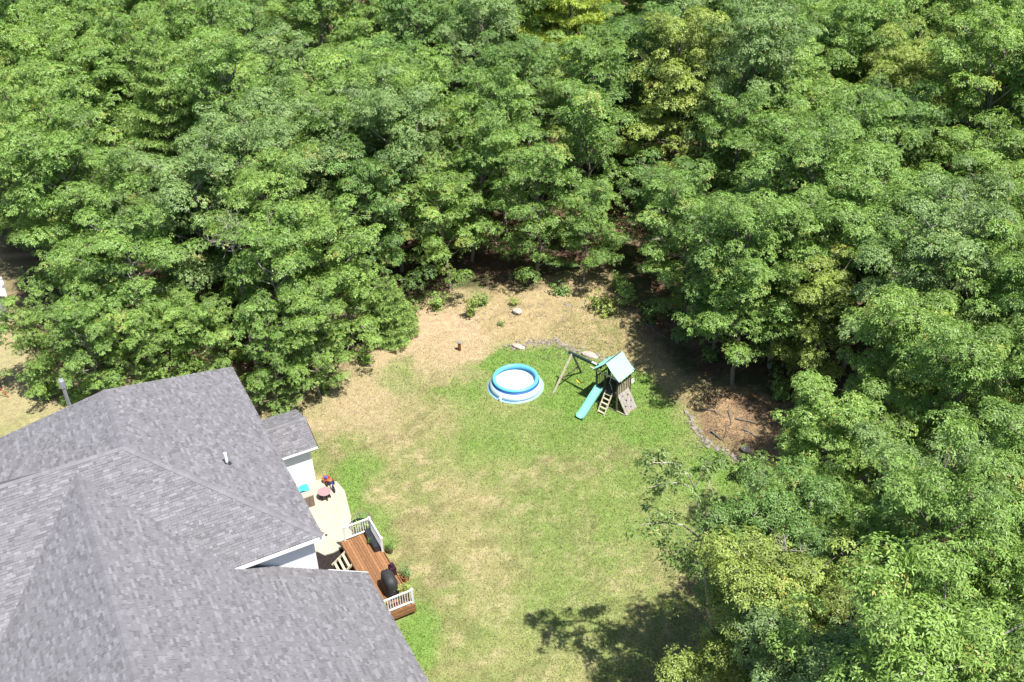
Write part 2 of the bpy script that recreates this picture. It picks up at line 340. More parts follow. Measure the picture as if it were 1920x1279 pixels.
def make_tree(seed, H=12.0, R=3.0, base=.33, nl=24, dens=1.6, L=.165, W=.038, gaps=.12, lean=0.0):
    rg = np.random.default_rng(seed); tb = MB()
    top = np.array([rg.normal(0, .4)+lean, rg.normal(0, .4), H*.93]); spine = crooked((0, 0, -.4), top, rg, 8, .02)
    tb.tone = rg.uniform(.3, .9); tb.tube(spine, list(np.linspace(.16, .03, 8)*H/12), 7)
    at = lambda t: spine[min(int(t*7), 6)]*(1-(t*7-min(int(t*7), 6)))+spine[min(int(t*7), 6)+1]*(t*7-min(int(t*7), 6))
    cen = []; ax = []; tone = []
    for i in range(nl):
        t = base+(.97-base)*((i+.5)/nl)**.85; o = at(t); az = i*2.4+rg.uniform(-.5, .5)
        q = (t-base)/(1-base); prof = (1-(abs(q-.45)/.70)**3.2)
        ln = R*max(prof, .25)*rg.uniform(.72, 1.12)
        if rg.uniform() < gaps: ln *= .55
        el = radians(rg.uniform(4, 28)+36*q); e = o+np.array([cos(az)*cos(el), sin(az)*cos(el), sin(el)])*ln
        lim = crooked(o, e, rg, 5, .07); tb.tube(lim, list(np.linspace(.055, .012, 5)*H/12), 5, cap=False)
        npf = max(3, int(ln*2.0))
        for j in range(npf):
            s = rg.uniform(.32, 1.05) if j else 1.0; k = min(int(s*4), 3); pc = lim[k]+(lim[k+1]-lim[k])*(s*4-k)
            off = rg.normal(0, .42, 3)*np.array([1, 1, .45])*min(1.0, ln/2); pc2 = pc+off+np.array([0, 0, .12])
            if np.linalg.norm(off) > .35: tb.tube([pc, (pc+pc2)/2+rg.normal(0, .05, 3), pc2], [.02, .014, .006], 4, cap=False)
            pr = rg.uniform(.42, .85)*(R/3)**.5; nr = max(4, int(22*dens*(pr/.7)**2*rg.uniform(.7, 1.2)))
            u = norm(rg.normal(0, 1, (nr, 3))); u[:, 2] = np.abs(u[:, 2])*.9-.25*(rg.uniform(0, 1, nr) < .4)
            rr = rg.uniform(.45, 1, nr)[:, None]**.5
            cen.append(pc2+u*rr*np.array([pr, pr, pr*.55])); a = u+np.array([0, 0, .75]); ax.append(a)
            out = np.hypot(pc2[0], pc2[1])/R
            tone.append(np.clip(rg.normal(.5, .13)+rg.normal(0, .1, nr)+.35*(rg.uniform() < .06), 0, 1))
    cen, ax, tone = np.concatenate(cen), np.concatenate(ax), np.concatenate(tone)
    v, f, tn = rosettes(cen, ax, 6, L, W, rg, tone=tone)
    tm = tb.mesh('tree_trunk'); tm.materials.append(M['bark'] if seed % 3 else M['barkp'])
    lm = np_mesh('tree_crown', v, f, tone=tn); lm.materials.append(M['leaf'])
    return tm, lm
def make_pine(seed, H=14.0, R=3.2, base=.12, gap=.62):
    rg = np.random.default_rng(seed); tb = MB(); tb.tone = .3
    spine = crooked((0, 0, -.4), (rg.normal(0, .2), rg.normal(0, .2), H), rg, 8, .008); tb.tube(spine, list(np.linspace(.2, .02, 8)), 7)
    cen = []; ax = []; tone = []; nw = int(H*(1-base)/gap)
    for i in range(nw):
        t = base+(1-base)*(i+.3)/nw; z = t*H; k = min(int(t*7), 6); o = spine[k]+(spine[k+1]-spine[k])*(t*7-k)
        a0 = rg.uniform(0, 6.28); nb = rg.integers(4, 7)
        for b in range(nb):
            az = a0+b*2*pi/nb+rg.normal(0, .2); ln = (R*(1-((i+.3)/nw))**.8+.25)*rg.uniform(.7, 1.12)
            dr = np.array([cos(az), sin(az), 0]); pts = [o+dr*ln*s+Z*(ln*(.10+.30*t)*s+.12*ln*s*s) for s in np.linspace(0, 1, 5)]
            tb.tube(pts, list(np.linspace(.035, .008, 5)), 4, cap=False); side = np.array([-dr[1], dr[0], 0])
            for s in np.arange(.25, 1.02, .22/ max(ln, .6)):
                kk = min(int(s*4), 3); pc = pts[kk]+(pts[kk+1]-pts[kk])*(min(s, 1)*4-kk)
                for sg in (-1, 1):
                    sp = (1.05-s)*ln*.42+.12
                    for q in np.arange(.15, sp+.1, .2):
                        cen.append(pc+side*sg*q+dr*q*.5+rg.normal(0, .04, 3)+Z*.05); ax.append(dr*.8+side*sg*.5+Z*.7); tone.append(rg.normal(.5, .12))
        if i == nw-1: cen.append(spine[-1]); ax.append(Z); tone.append(.6)
    v, f, tn = rosettes(np.array(cen), np.array(ax), 12, .30, .030, rg, (20, 75), np.clip(np.array(tone), 0, .9))
    tm = tb.mesh('pine_trunk'); tm.materials.append(M['bark'])
    lm = np_mesh('pine_crown', v, f, tone=tn); lm.materials.append(M['needle'])
    return tm, lm
def make_bush(seed, H=1.6, R=.8, n=90, L=.15, W=.045, stems=6):
    rg = np.random.default_rng(seed); tb = MB(); cen = []; ax = []
    for s in range(stems):
        az = rg.uniform(0, 6.28); e = np.array([cos(az)*R*rg.uniform(.2, .9), sin(az)*R*rg.uniform(.2, .9), H*rg.uniform(.6, 1)])
        pts = crooked((0, 0, -.1), e, rg, 5, .08); tb.tube(pts, list(np.linspace(.02, .005, 5)), 4, cap=False)
        for k in range(n//stems):
            t = rg.uniform(.25, 1.0); kk = min(int(t*4), 3); c = pts[kk]+(pts[kk+1]-pts[kk])*(t*4-kk)
            o = rg.normal(0, .16*(R/.8+.2), 3); cen.append(c+o); ax.append(o+Z*.3)
    v, f, tn = rosettes(np.array(cen), np.array(ax), 6, L, W, rg)
    tm = tb.mesh('bush_stem'); tm.materials.append(M['bark']); lm = np_mesh('bush_foliage', v, f, tone=tn); lm.materials.append(M['leaf'])
    return tm, lm
FOREST = [make_tree(11+i, H=12.5, R=r*1.36, base=b, nl=nl+6, gaps=g, L=[.165, .13, .18, .165, .135, .19, .15][i], W=[.038, .036, .036, .042, .034, .040, .03][i], dens=[1.6, 2.3, 1.45, 1.6, 2.2, 1.35, 1.9][i]) for i, (r, b, nl, g) in enumerate(
    [(3.1, .24, 28, .12), (2.7, .22, 27, .15), (3.4, .28, 29, .12), (2.9, .26, 26, .2), (3.2, .2, 29, .14), (2.6, .23, 25, .12), (3.0, .3, 27, .18)])]
EDGE = [make_tree(41+i, H=10.5, R=r*1.2, base=b, nl=30, gaps=.12) for i, (r, b) in enumerate([(2.7, .10), (3.0, .14), (2.4, .08), (2.8, .18)])]
NEAR = [make_tree(61+i, H=13.5, R=r*1.3, base=.30, nl=33, dens=1.65, L=.185, W=.034, gaps=.34) for i, r in enumerate([3.2, 2.8, 3.5, 3.0])]
PINES = [make_pine(81, 14, 5.2, .15, .8), make_pine(82, 12, 4.6, .2, 1.0)]
SMALLPINE = make_pine(85, 5.5, 2.3, .04, .5)
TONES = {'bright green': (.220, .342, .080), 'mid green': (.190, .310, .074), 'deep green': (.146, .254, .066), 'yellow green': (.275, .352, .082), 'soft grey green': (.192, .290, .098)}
used_labels = set()
def place_tree(kind, meshes, x, y, s=1, sz=None, rz=0, tone='mid green', label=None, cat='tree', group=None, tilt=(0, 0), z=None, parts=('trunk', 'crown'), lift=0):
    zz = float(height(np.array([x]), np.array([y]))[0]) if z is None else z
    e = empty(kind, (x, y, zz+lift), label, cat, group); e.rotation_euler = (tilt[0], tilt[1], rz); e.scale = (s, s, sz or s)
    for nm, me in zip(parts, meshes):
        o = bpy.data.objects.new(nm, me); COL.objects.link(o); o.parent = e; c = np.array(TONES[tone])*(1 if cat != 'pine' else np.array([1.35, 1.30, 1.12]))
        o.color = (*c, 1)
    return e
def pct(x, y, z):
    px, py = PX((x, y, z)); return int(round(px/19.2)), int(round(py/12.79))
HERO = []          # base x, y of the hand placed trees
def hero(kind, meshes, x, y, label, tone='mid green', s=1, rz=0, tilt=(0, 0), group='trees around the lawn', cat='tree', sz=None):
    HERO.append((x, y)); return place_tree(kind, meshes, x, y, s, sz, rz, tone, label, cat, group, tilt)
def bx(px, py, h):                         # base of a tree whose mid crown, at height h, shows at the pixel
    g = G(px, py, h); return g[0], g[1]
x, y = bx(290, 78, 16.0); hero('white_pine', PINES[0], x, y, 'tall grey-green pine with starry tiers of branches rising from the broadleaf wood at upper left', 'soft grey green', 1.15, 1, group='pines in the wood', cat='pine')
x, y = bx(1075, 90, 8.0); hero('white_pine', PINES[1], x, y, 'bright pine with flat open tiers of branches at the top centre of the wood', 'yellow green', 1.35, 2, group='pines in the wood', cat='pine')
x, y = bx(800, 15, 9.0); hero('white_pine', PINES[0], x, y, 'pine cut off by the top edge of the photo, left of the open-tiered pine', 'mid green', .95, 3, group='pines in the wood', cat='pine')
x, y = bx(1560, 20, 9.0); hero('white_pine', PINES[1], x, y, 'pine cut off by the top edge of the photo, right of the open-tiered pine', 'mid green', 1.0, 4, group='pines in the wood', cat='pine')
for q, (hx_, hy_, l_) in enumerate([(13.6, 52.6, 'tree shading the bank right of the playset, nearest the lawn'), (13.0, 56.2, 'tree shading the dark bank up the slope from the playset'), (11.8, 60.3, 'tree at the shaded inner corner of the wood beyond the playset')]):
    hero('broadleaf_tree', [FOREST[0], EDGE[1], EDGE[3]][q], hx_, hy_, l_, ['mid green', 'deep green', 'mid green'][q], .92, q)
x, y = bx(1490, 985, 10.5); hero('broadleaf_tree', NEAR[2], x, y, 'dark green tree behind the bright yellow-green tree at the lower right', 'deep green', .82, 2)
x, y = bx(725, 575, 2.5); hero('small_pine', SMALLPINE, x, y, 'small soft-needled pine leaning from the leafy edge left of the sandy bank', 'soft grey green', .85, 0, group='pines in the wood', cat='pine')
for q, (gx, gy, k_, sc_, l_) in enumerate([(95, 738, 0, .62, 'small leafy tree at the yard corner left of the metal flue'), (195, 768, 1, .72, 'leafy tree directly behind the metal flue'), (310, 772, 2, .74, 'leafy tree close behind the middle of the far roof edge'),
        (420, 752, 3, .7, 'leafy tree close behind the peak of the far roof corner'), (525, 775, 0, .66, 'low leafy tree just right of the far roof corner'), (600, 742, 1, .72, 'low leafy tree spreading onto the dry lawn right of the roof corner')]):
    g_ = G(gx, gy); hero('broadleaf_tree', EDGE[k_], g_[0], g_[1], l_, ['bright green', 'mid green', 'bright green'][q % 3], sc_, q*1.3)
for q, (gx, gy, h_, sc_, l_) in enumerate([(1570, 800, 9, .8, 'round bright tree closing in right of the bare soil bank'), (1520, 905, 8.5, .66, 'small tree at the lower right corner of the bare soil bank')]):
    x, y = bx(gx, gy, h_); hero('broadleaf_tree', FOREST[3+q], x, y, l_, 'bright green', sc_, q)
x, y = bx(1095, 455, 4.0); hero('broadleaf_tree', EDGE[3], x, y, 'soft leafy tree low above the sunny gap behind the bank', 'mid green', .7, 1)
x, y = bx(1425, 1155, 8.0); hero('broadleaf_tree', NEAR[1], x, y, 'bright yellow-green tree at the lower right whose shadow falls on the lawn', 'yellow green', .86, .5)
hero('broadleaf_tree', EDGE[1], -14.6, 56.0, 'dense leafy tree overhanging the far corner of the grey roof', 'mid green', 1.0, 1)
hero('broadleaf_tree', EDGE[0], -10.6, 58.2, 'broad leafy tree bulging over the dry lawn between roof and sandy bank', 'bright green', 1.0, 2)
hero('broadleaf_tree', EDGE[3], -4.3, 65.5, 'leafy tree low over the ground left of the dark opening in the wood edge', 'bright green', .85, 3)
hero('broadleaf_tree', EDGE[2], 2.0, 65.8, 'tree on three thin stems right of the dark opening in the wood edge', 'mid green', 1.0, 4)
hero('broadleaf_tree', FOREST[1], 16.3, 54.4, 'slim tree with a bare pale trunk right of the shaded bank', 'bright green', .92, 5)
hero('broadleaf_tree', EDGE[2], -27.5, 58.0, 'leafy tree beside the small shed at the left edge', 'mid green', .8, 3)
PINEPOS = [(bx(290, 78, 16.0), 5.0), (bx(1075, 90, 8.0), 4.6), (bx(425, 405, 11.3), 3.6), ((15.2, 47.6), 2.6), ((16.4, 43.8), 1.6), (bx(1420, 345, 10.8), 2.8)]
FRONT = [bx(290, 78, 16.0), bx(1075, 90, 8.0)]
# forest fill
def forest():
    pts = list(HERO); out = []; tries = 0; rg = np.random.default_rng(5)
    cand = np.stack([rg.uniform(-62, 60, 26000), rg.uniform(20, 118, 26000)], 1)
    d = sdist(BASES, cand[:, 0], cand[:, 1])
    px, py = PX(np.stack([cand[:, 0], cand[:, 1], np.full(len(cand), 9.0)], -1))
    px12, py12 = PX(np.stack([cand[:, 0], cand[:, 1], np.full(len(cand), 12.5)], -1))
    for (x, y), dd, a, b, b2 in zip(cand, d, px, py, py12):
        if dd < 0 or b < -95 or a < -70: continue
        near = y < 48
        if a > 1990+(60 if near else 0) or b2 > 1330: continue
        sp = 4.0 if near else (4.35 if y < 75 else 4.9)
        if dd < 2.5: sp = 3.8
        if 1200 < a < 1330 and 480 < b < 560: sp = 5.5
        if a < 70 and 330 < b < 700: continue
        if any((x-c_[0])**2+(y-c_[1])**2 < rr_*rr_ for c_, rr_ in PINEPOS): continue
        if all((x-u)**2+(y-v)**2 > sp*sp for u, v in pts):
            pts.append((x, y)); out.append((x, y, dd))
    return out
FT = forest()
MARKS = [('the grey-green starry pine', 285, 175), ('the flat-tiered pine', 1065, 90), ('the top left corner', 0, 0), ('the top right corner', 1919, 0), ('the tangle of grey twigs', 425, 405), ('the small soft-needled pine', 725, 575),
    ('the dark opening in the wood edge', 930, 520), ('the inflatable pool', 967, 715), ('the playset', 1150, 720), ('the bare soil bank', 1380, 800), ('the small shed', 10, 558), ('the metal flue', 133, 735), ('the far roof corner', 435, 690),
    ('the bottom right corner', 1919, 1279), ('the right edge midpoint', 1919, 640), ('the tree leaning over the lawn', 1270, 930), ('the tall sunlit shrub', 1172, 560), ('the high twigs at the right', 1740, 390), ('the left edge pine cut by the frame', 800, 15),
    ('the right-hand pine cut by the frame', 1560, 20), ('the twigs above the pale trunk', 1420, 345), ('the twigs in the lower right canopy', 1480, 1010)]
MARKS[18] = ('the pine cut off left of centre', 800, 15); MARKS[19] = ('the pine cut off right of centre', 1560, 20); MARKS[14] = ('the middle of the right edge', 1919, 640)
def tree_label(x, y, z, tn, s):
    px, py = PX((x, y, z)); form = 'small ' if s < .93 else ('large ' if s > 1.06 else '')
    ds = sorted((math.hypot(px-mx, py-my), nm, mx, my) for nm, mx, my in MARKS)
    def where(d, nm, mx, my):
        an = math.degrees(math.atan2(my-py, px-mx)) % 360
        w_ = ['right of', 'above and right of', 'above', 'above and left of', 'left of', 'below and left of', 'below', 'below and right of'][int((an+22.5)//45) % 8]
        return w_
    far = lambda d: 'close ' if d < 75 else ('' if d < 150 else ('well ' if d < 240 else 'far '))
    cands = []
    for d, nm, mx, my in ds[:3]: cands.append(f'{form}{tn} tree {far(d)}{where(d, nm, mx, my)} {nm}')
    for (d, nm, mx, my), (d2, n2, _, _) in ((ds[0], ds[1]), (ds[0], ds[2]), (ds[1], ds[2]), (ds[0], ds[3]), (ds[1], ds[3])):
        cands.append(f'{form}{tn} tree {where(d, nm, mx, my)} {nm}, towards {n2}')
    for d, nm, mx, my in ds[3:9]: cands.append(f'{form}{tn} tree {far(d)}{where(d, nm, mx, my)} {nm}')
    for c in cands:
        if c not in used_labels and len(c.split()) <= 16: return c
    print('DUP'); return cands[0]
names = list(TONES); size_word = {0: 'small', 1: '', 2: 'tall'}
rg = np.random.default_rng(9)
for i, (x, y, dd) in enumerate(FT):
    px, py = PX((x, y, 10)); s = rg.uniform(.86, 1.14)
    near = y < 44
    if px > 1450 or near: tn = rg.choice(names, p=[.42, .32, .06, .08, .12])
    else: tn = rg.choice(names, p=[.38, .36, .12, .02, .12])
    if near and dd < 30: ms = NEAR[rg.integers(0, 4)]; s = rg.uniform(.85, 1.05)
    elif dd < 2.6 and px < 1300: ms = EDGE[rg.integers(0, 4)]; s = rg.uniform(.85, 1.1)
    elif dd < 2.6: ms = (FOREST+EDGE)[rg.integers(3, 11)]; s = rg.uniform(.8, 1.0)
    else: ms = FOREST[rg.integers(0, 7)]
    if any(abs(x-u) < 5.5 and 0 < v-y < 11 for u, v in FRONT): s = .6
    lab = tree_label(x, y, 10*s, tn, s)
    used_labels.add(lab)
    cat = 'tree'
    place_tree('broadleaf_tree', ms, x, y, s, s*rg.uniform(.86, 1.22), rg.uniform(0, 6.28), tn, lab, cat, 'broadleaf trees of the wood', (rg.normal(0, .04), rg.normal(0, .04)))
print('TREES', len(FT)+len(HERO))
# the sparse tree that leans over the lawn at the lower right
def sparse_tree():
    rg = np.random.default_rng(3); tb = MB(); tb.tone = .9; base = np.array([8.6, 31.2, 0])
    e0 = empty('leaning_tree', base, 'sparse tree with a bare curved pale limb and leaf tufts hanging over the lawn', 'tree', 'trees around the lawn')
    fork = G(1312, 1010, 9.0); sp = [base-Z*.3, base+(fork-base)*.35+np.array([.3, -.2, 0]), base+(fork-base)*.7+np.array([.15, .1, 0]), fork]
    tb.tube(sp, [.13, .11, .09, .07], 7); cen = []; ax = []
    mains = [[fork, G(1311, 960, 10.6), G(1303, 915, 12.0), G(1270, 905, 12.8), G(1215, 915, 13.4)], [G(1303, 915, 12.0), G(1290, 890, 13), G(1262, 868, 13.8), G(1225, 868, 14.0)],
             [G(1303, 915, 12.0), G(1318, 885, 12.8), G(1325, 862, 13.2)], [fork, G(1280, 985, 10), G(1240, 980, 10.6), G(1195, 985, 11)], [fork, G(1290, 1030, 9.2), G(1262, 1048, 9.5)],
             [fork, G(1340, 1000, 10), G(1365, 985, 10.5)]]
    for m in mains:
        tb.tube(m, list(np.linspace(.05, .012, len(m))), 5, cap=False); m = [np.asarray(q) for q in m]
        for k in range(8):
            t = rg.uniform(.66, 1.03); kk = min(int(t*(len(m)-1)), len(m)-2); c = m[kk]+(m[kk+1]-m[kk])*(t*(len(m)-1)-kk); c2 = c+rg.normal(0, .34, 3)
            tb.tube([c, (c+c2)/2+rg.normal(0, .05, 3), c2], [.014, .01, .005], 4, cap=False)
            for q in range(7): o = rg.normal(0, .17, 3); cen.append(c2+o); ax.append(o+Z*.3)
    tb.build('trunk', M['limb'], e0)
    v, f, tn = rosettes(np.array(cen), np.array(ax), 6, .23, .045, rg); o = link('crown', np_mesh('crown', v, f, tone=tn), M['leaf'], e0); o.color = (.15, .23, .06, 1)
sparse_tree()
# bare dead crown among the leaves on the left, and the bare limbs that show elsewhere
def bare_tree(px, py, h, label, s=1.0, seed=1, tone=.9):
    g = G(px, py, h); rg = np.random.default_rng(seed); z0 = float(height(np.array([g[0]]), np.array([g[1]]))[0])
    e = empty('bare_tree', (g[0], g[1], z0), label, 'bare tree', 'bare grey trees in the wood'); tb = MB(); tb.tone = tone
    sp = crooked((g[0], g[1], z0-.3), (g[0], g[1], h-1.2*s), rg, 6, .012); tb.tube(sp, list(np.linspace(.13, .06, 6)), 6); t2 = MB(); t2.tone = tone
    for i in range(int(13*s)+4):
        o = sp[-1]-Z*rg.uniform(0, 1.6*s); az = rg.uniform(0, 6.28); ln = rg.uniform(1.1, 2.4)*s; el = rg.uniform(.3, 1.15)
        e2 = o+np.array([cos(az)*cos(el), sin(az)*cos(el), sin(el)])*ln; l = crooked(o, e2, rg, 5, .07); t2.tube(l, list(np.linspace(.035, .008, 5)), 5, cap=False)
        for k in range(5):
            c = l[rg.integers(1, 4)]; q = c+norm(rg.normal(0, 1, 3)+(e2-o)/ln*.9+Z*.3)*rg.uniform(.3, .9)*s; t2.tube(crooked(c, q, rg, 3, .08), [.013, .009, .004], 4, cap=False)
    tb.build('trunk', M['barkp'], e); t2.build('bare_branches', M['barkp'], e)
bare_tree(425, 405, 11.3, 'leafless tree with a tangle of grey twigs above the broadleaf crowns at left', 1.0, 1)
bare_tree(1420, 345, 10.8, 'leafless grey twigs poking from the crowns above the slim pale-trunked tree', .7, 2)
bare_tree(1890, 500, 11.0, 'leafless grey branches among the crowns at the right edge of the photo', .7, 3)
bare_tree(1480, 1010, 11.8, 'small leafless branches in the middle of the lower right canopy', .55, 4)
bare_tree(1740, 390, 11.2, 'pale leafless stems high in the wood at the right', .6, 6)
# undergrowth and shrubs
def undergrowth(n=13000):
    rg = np.random.default_rng(21); x = rg.uniform(-48, 46, n*4); y = rg.uniform(28, 112, n*4)
    d = sdist(BASES, x, y); dens = fbm(x, y, 3) > -.02; k = (d > -.3) & dens & (rg.uniform(0, 1, n*4) < np.where(d < 10, .5, 1)); x, y = x[k][:n], y[k][:n]
    z = height(x, y)+rg.uniform(.1, 1.0, len(x))+np.clip(fbm(x+7, y, 2.0)*6, 0, 3)*rg.uniform(0, 1, len(x)); cen = np.stack([x, y, z], -1)
    v, f, tn = rosettes(cen, np.tile([0, 0, 1.0], (len(x), 1))+rg.normal(0, .3, (len(x), 3)), 7, .27, .065, rg)
    o = link('undergrowth', np_mesh('undergrowth', v, f, tone=tn), M['leaf']); o.color = (.13, .20, .055, 1)
    tag(o, 'low leafy undergrowth on the shaded forest floor', kind='stuff')
undergrowth()
BUSH = [make_bush(100, 1.7, .8, 110), make_bush(101, 1.0, .9, 90), make_bush(102, 2.6, .7, 130, stems=4), make_bush(103, .55, .6, 60, .12, .04, 8)]
def bush(px, py, k, s, tone, label, group='shrubs along the bank', cat='shrub', nm='shrub'):
    g = G(px, py); place_tree(nm, BUSH[k], g[0], g[1], s, None, rg.uniform(0, 6), tone, label, cat, group, parts=('stem', 'foliage'))
bush(1172, 590, 2, 1.05, 'bright green', 'tall leafy shrub in full sun at the right end of the sandy bank')
bush(1160, 560, 2, .8, 'bright green', 'leafy shrub directly behind the tallest sunlit shrub on the bank')
bush(885, 600, 2, .85, 'yellow green', 'thin upright sapling with sparse leaves at the left of the bank')
bush(905, 585, 0, .7, 'mid green', 'low green bush at the foot of the thin sapling')
bush(965, 583, 1, .6, 'yellow green', 'yellowish low bush beside a pale stone below the dark opening')
bush(1120, 583, 3, 1.6, 'yellow green', 'yellow-green weeds on the bank left of the tall sunlit shrub')
bush(1140, 600, 3, 1.4, 'yellow green', 'yellow-green weed patch just in front of the tall sunlit shrub')
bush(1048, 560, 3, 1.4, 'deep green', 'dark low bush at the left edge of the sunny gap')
bush(940, 620, 3, .55, 'deep green', 'tiny dark plant alone on the bare sand')
bush(770, 600, 0, .9, 'bright green', 'leafy bush where the wood meets the left end of the bank')
bush(820, 580, 1, 1.1, 'bright green', 'spreading bush low in front of the wood left of the sapling')
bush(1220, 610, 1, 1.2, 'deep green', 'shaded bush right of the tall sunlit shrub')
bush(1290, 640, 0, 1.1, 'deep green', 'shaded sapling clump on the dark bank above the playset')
bush(1330, 690, 1, 1.0, 'mid green', 'shaded bush left of the pale tree trunk')
bush(1405, 900, 0, 1.1, 'mid green', 'bush at the shaded right corner of the bright green lawn')
bush(1500, 800, 2, 1.3, 'bright green', 'leafy sapling right of the orange-brown bare soil')
bush(1455, 760, 0, 1.1, 'bright green', 'leafy bush behind the orange-brown bare soil')
bush(150, 760, 1, 1.0, 'mid green', 'leafy bush left of the metal flue beyond the roof')
bush(90, 745, 0, 1.2, 'bright green', 'leafy bush at the corner of the yard at the left edge')
bush(610, 735, 1, 1.0, 'mid green', 'low bush under the tree overhanging the dry lawn')
bush(690, 680, 0, .9, 'bright green', 'low leafy bush at the right foot of the tree bulging over the lawn')
bush(1150, 1300, 3, .8, 'mid green', 'weed on the shaded lawn at the bottom edge')
def stones():
    rg = np.random.default_rng(4); ms = []
    for i in range(7):
        b = MB(); b.tone = rg.uniform(.1, .9); b.blob((0, 0, 0), (rg.uniform(.8, 1.3), rg.uniform(.6, 1), rg.uniform(.35, .65)), 1, .2, i); m = b.mesh('rock'); m.materials.append(M['stone']); ms.append(m)
    line = [(955, 648), (990, 640), (1030, 637), (1060, 645), (1085, 655), (1140, 672)]
    line2 = [(1290, 770), (1300, 800), (1320, 820), (1345, 838), (1375, 850), (1400, 872), (1410, 900), (1418, 935)]
    def run(line, n, lab, grp, sz):
        for i in range(n):
            t = (i+rg.uniform(0, .9))/n*(len(line)-1); k = min(int(t), len(line)-2); p = np.array(line[k])+(np.array(line[k+1])-np.array(line[k]))*(t-k)+rg.normal(0, 3.8, 2)
            g = G(p[0], p[1], .15); o = bpy.data.objects.new('rock', ms[rg.integers(0, 7)]); COL.objects.link(o); s = rg.uniform(*sz)
            o.scale = (s, s, s); o.location = (g[0], g[1], float(height(np.array([g[0]]), np.array([g[1]]))[0])+s*.15); o.rotation_euler = (rg.uniform(-.3, .3), rg.uniform(-.3, .3), rg.uniform(0, 6)); tag(o, lab, 'rock', grp)
    run(line, 90, 'small rough stone in the row edging the back of the green lawn', 'stones edging the back of the lawn', (.06, .17))
    run(line2, 95, 'small rough stone in the tumbled edge of the bare soil bank', 'stones edging the bare soil bank', (.06, .19))
    run([(880, 590), (960, 590), (1050, 570), (1095, 580)], 12, 'small stone scattered on the sandy bank below the wood', 'stones on the sandy bank', (.08, .2))
    for px, py, r, lab in [(1108, 661, (.6, .22, .16), 'large flat pinkish slab lying behind the swing beam'), (970, 592, (.35, .25, .2), 'pale boulder on the sand below the dark opening'),
                           (972, 646, (.5, .22, .18), 'pale flat stone at the left end of the lawn edge stones'), (1398, 846, (.34, .24, .2), 'grey boulder at the lower corner of the bare soil bank')]:
        g = G(px, py, .3); b = MB(); b.blob((0, 0, 0), r, 2, .16, int(px)); o = b.build('boulder', M['slab']); o.location = (g[0], g[1], float(height(np.array([g[0]]), np.array([g[1]]))[0])+r[2]*.4); o.rotation_euler = (.1, .15, -.45); tag(o, lab, 'rock')
    logs = [((1318, 768), (1352, 782), 'fallen branch lying across the upper part of the bare soil'), ((1366, 772), (1362, 812), 'short dead trunk pointing downhill on the bare soil'), ((1392, 806), (1424, 822), 'fallen branch at the right of the bare soil'),
            ((1335, 806), (1352, 822), 'thin stick near the stones on the bare soil'), ((1378, 788), (1418, 796), 'thin dark branch near the middle of the bare soil'), ((1210, 610), (1250, 640), 'fallen stick on the shaded bank above the playset')]
    for p, q, lab in logs:
        a, b_ = G(*p, .4), G(*q, .4); b = MB(); b.tone = .2; pts = crooked(a, b_, rg, 5, .06)
        for t in pts: t[2] = float(height(np.array([t[0]]), np.array([t[1]]))[0])+.08
        b.tube(pts, list(np.linspace(.065, .025, 5)), 6); tag(b.build('fallen_branch', M['bark']), lab, 'branch')
stones()
def brush():
    rg = np.random.default_rng(31); b = MB(); b.tone = .4
    for (x0, y0, x1, y1, n) in [(1295, 760, 1450, 860, 120), (1395, 850, 1440, 940, 110), (1230, 620, 1400, 740, 90), (880, 575, 1150, 610, 60), (960, 630, 1140, 668, 60)]:
        for i in range(n):
            g = G(rg.uniform(x0, x1), rg.uniform(y0, y1), .3); z = float(height(np.array([g[0]]), np.array([g[1]]))[0]); L = rg.uniform(.15, .7); az = rg.uniform(0, 6.28)
            d = np.array([cos(az), sin(az), rg.uniform(-.05, .5)])*L; p = np.array([g[0], g[1], z+.02]); b.tube([p, p+d*.5+rg.normal(0, .04, 3), p+d], [.014, .011, .004], 4, False)
    tag(b.build('brush', M['bark']), 'loose twigs and dead brush scattered over the banks', kind='stuff')
brush()
# brush: twiggy debris over the right bank edge
# ------------------------------------------------------------------ house
HE, ZR = 6.3, 9.6
house = empty('house', HW(40, 3), 'large white-sided house seen from above with grey shingled hip and gable roofs', 'house')
Ka, Kb = 35.15, 7.85           # near right eave corner of the main roof
Ma, Mb = 50.1, 7.8             # far right eave corner
RB = 1.0                        # ridge B
N1 = (41.65, RB); F1 = (46.55, RB)
PK = HW(Ka, Kb, HE); PM = HW(Ma, Mb, HE); PN = HW(*N1, ZR); PF = HW(*F1, ZR)
LB = -22.0
pl_ = HW(Ma-.6, 2*RB-Mb-.1, HE)                     # far left eave corner
wingB = -1.25; WE = 2.6; WB = 9.72; WA = 35.45; WS = (9.35-WE)/(WB-wingB)   # wing: ridge B, eave height, eave B, far rake A, slope
mp = (ZR-HE)/(N1[0]-Ka)                              # front slope pitch
Av = Ka+(9.35-HE)/mp                                 # A where the wing ridge meets the front slope
Bm = WB-(HE-WE)/WS                                   # B where the wing slope reaches the main eave height
nearA = 10.0
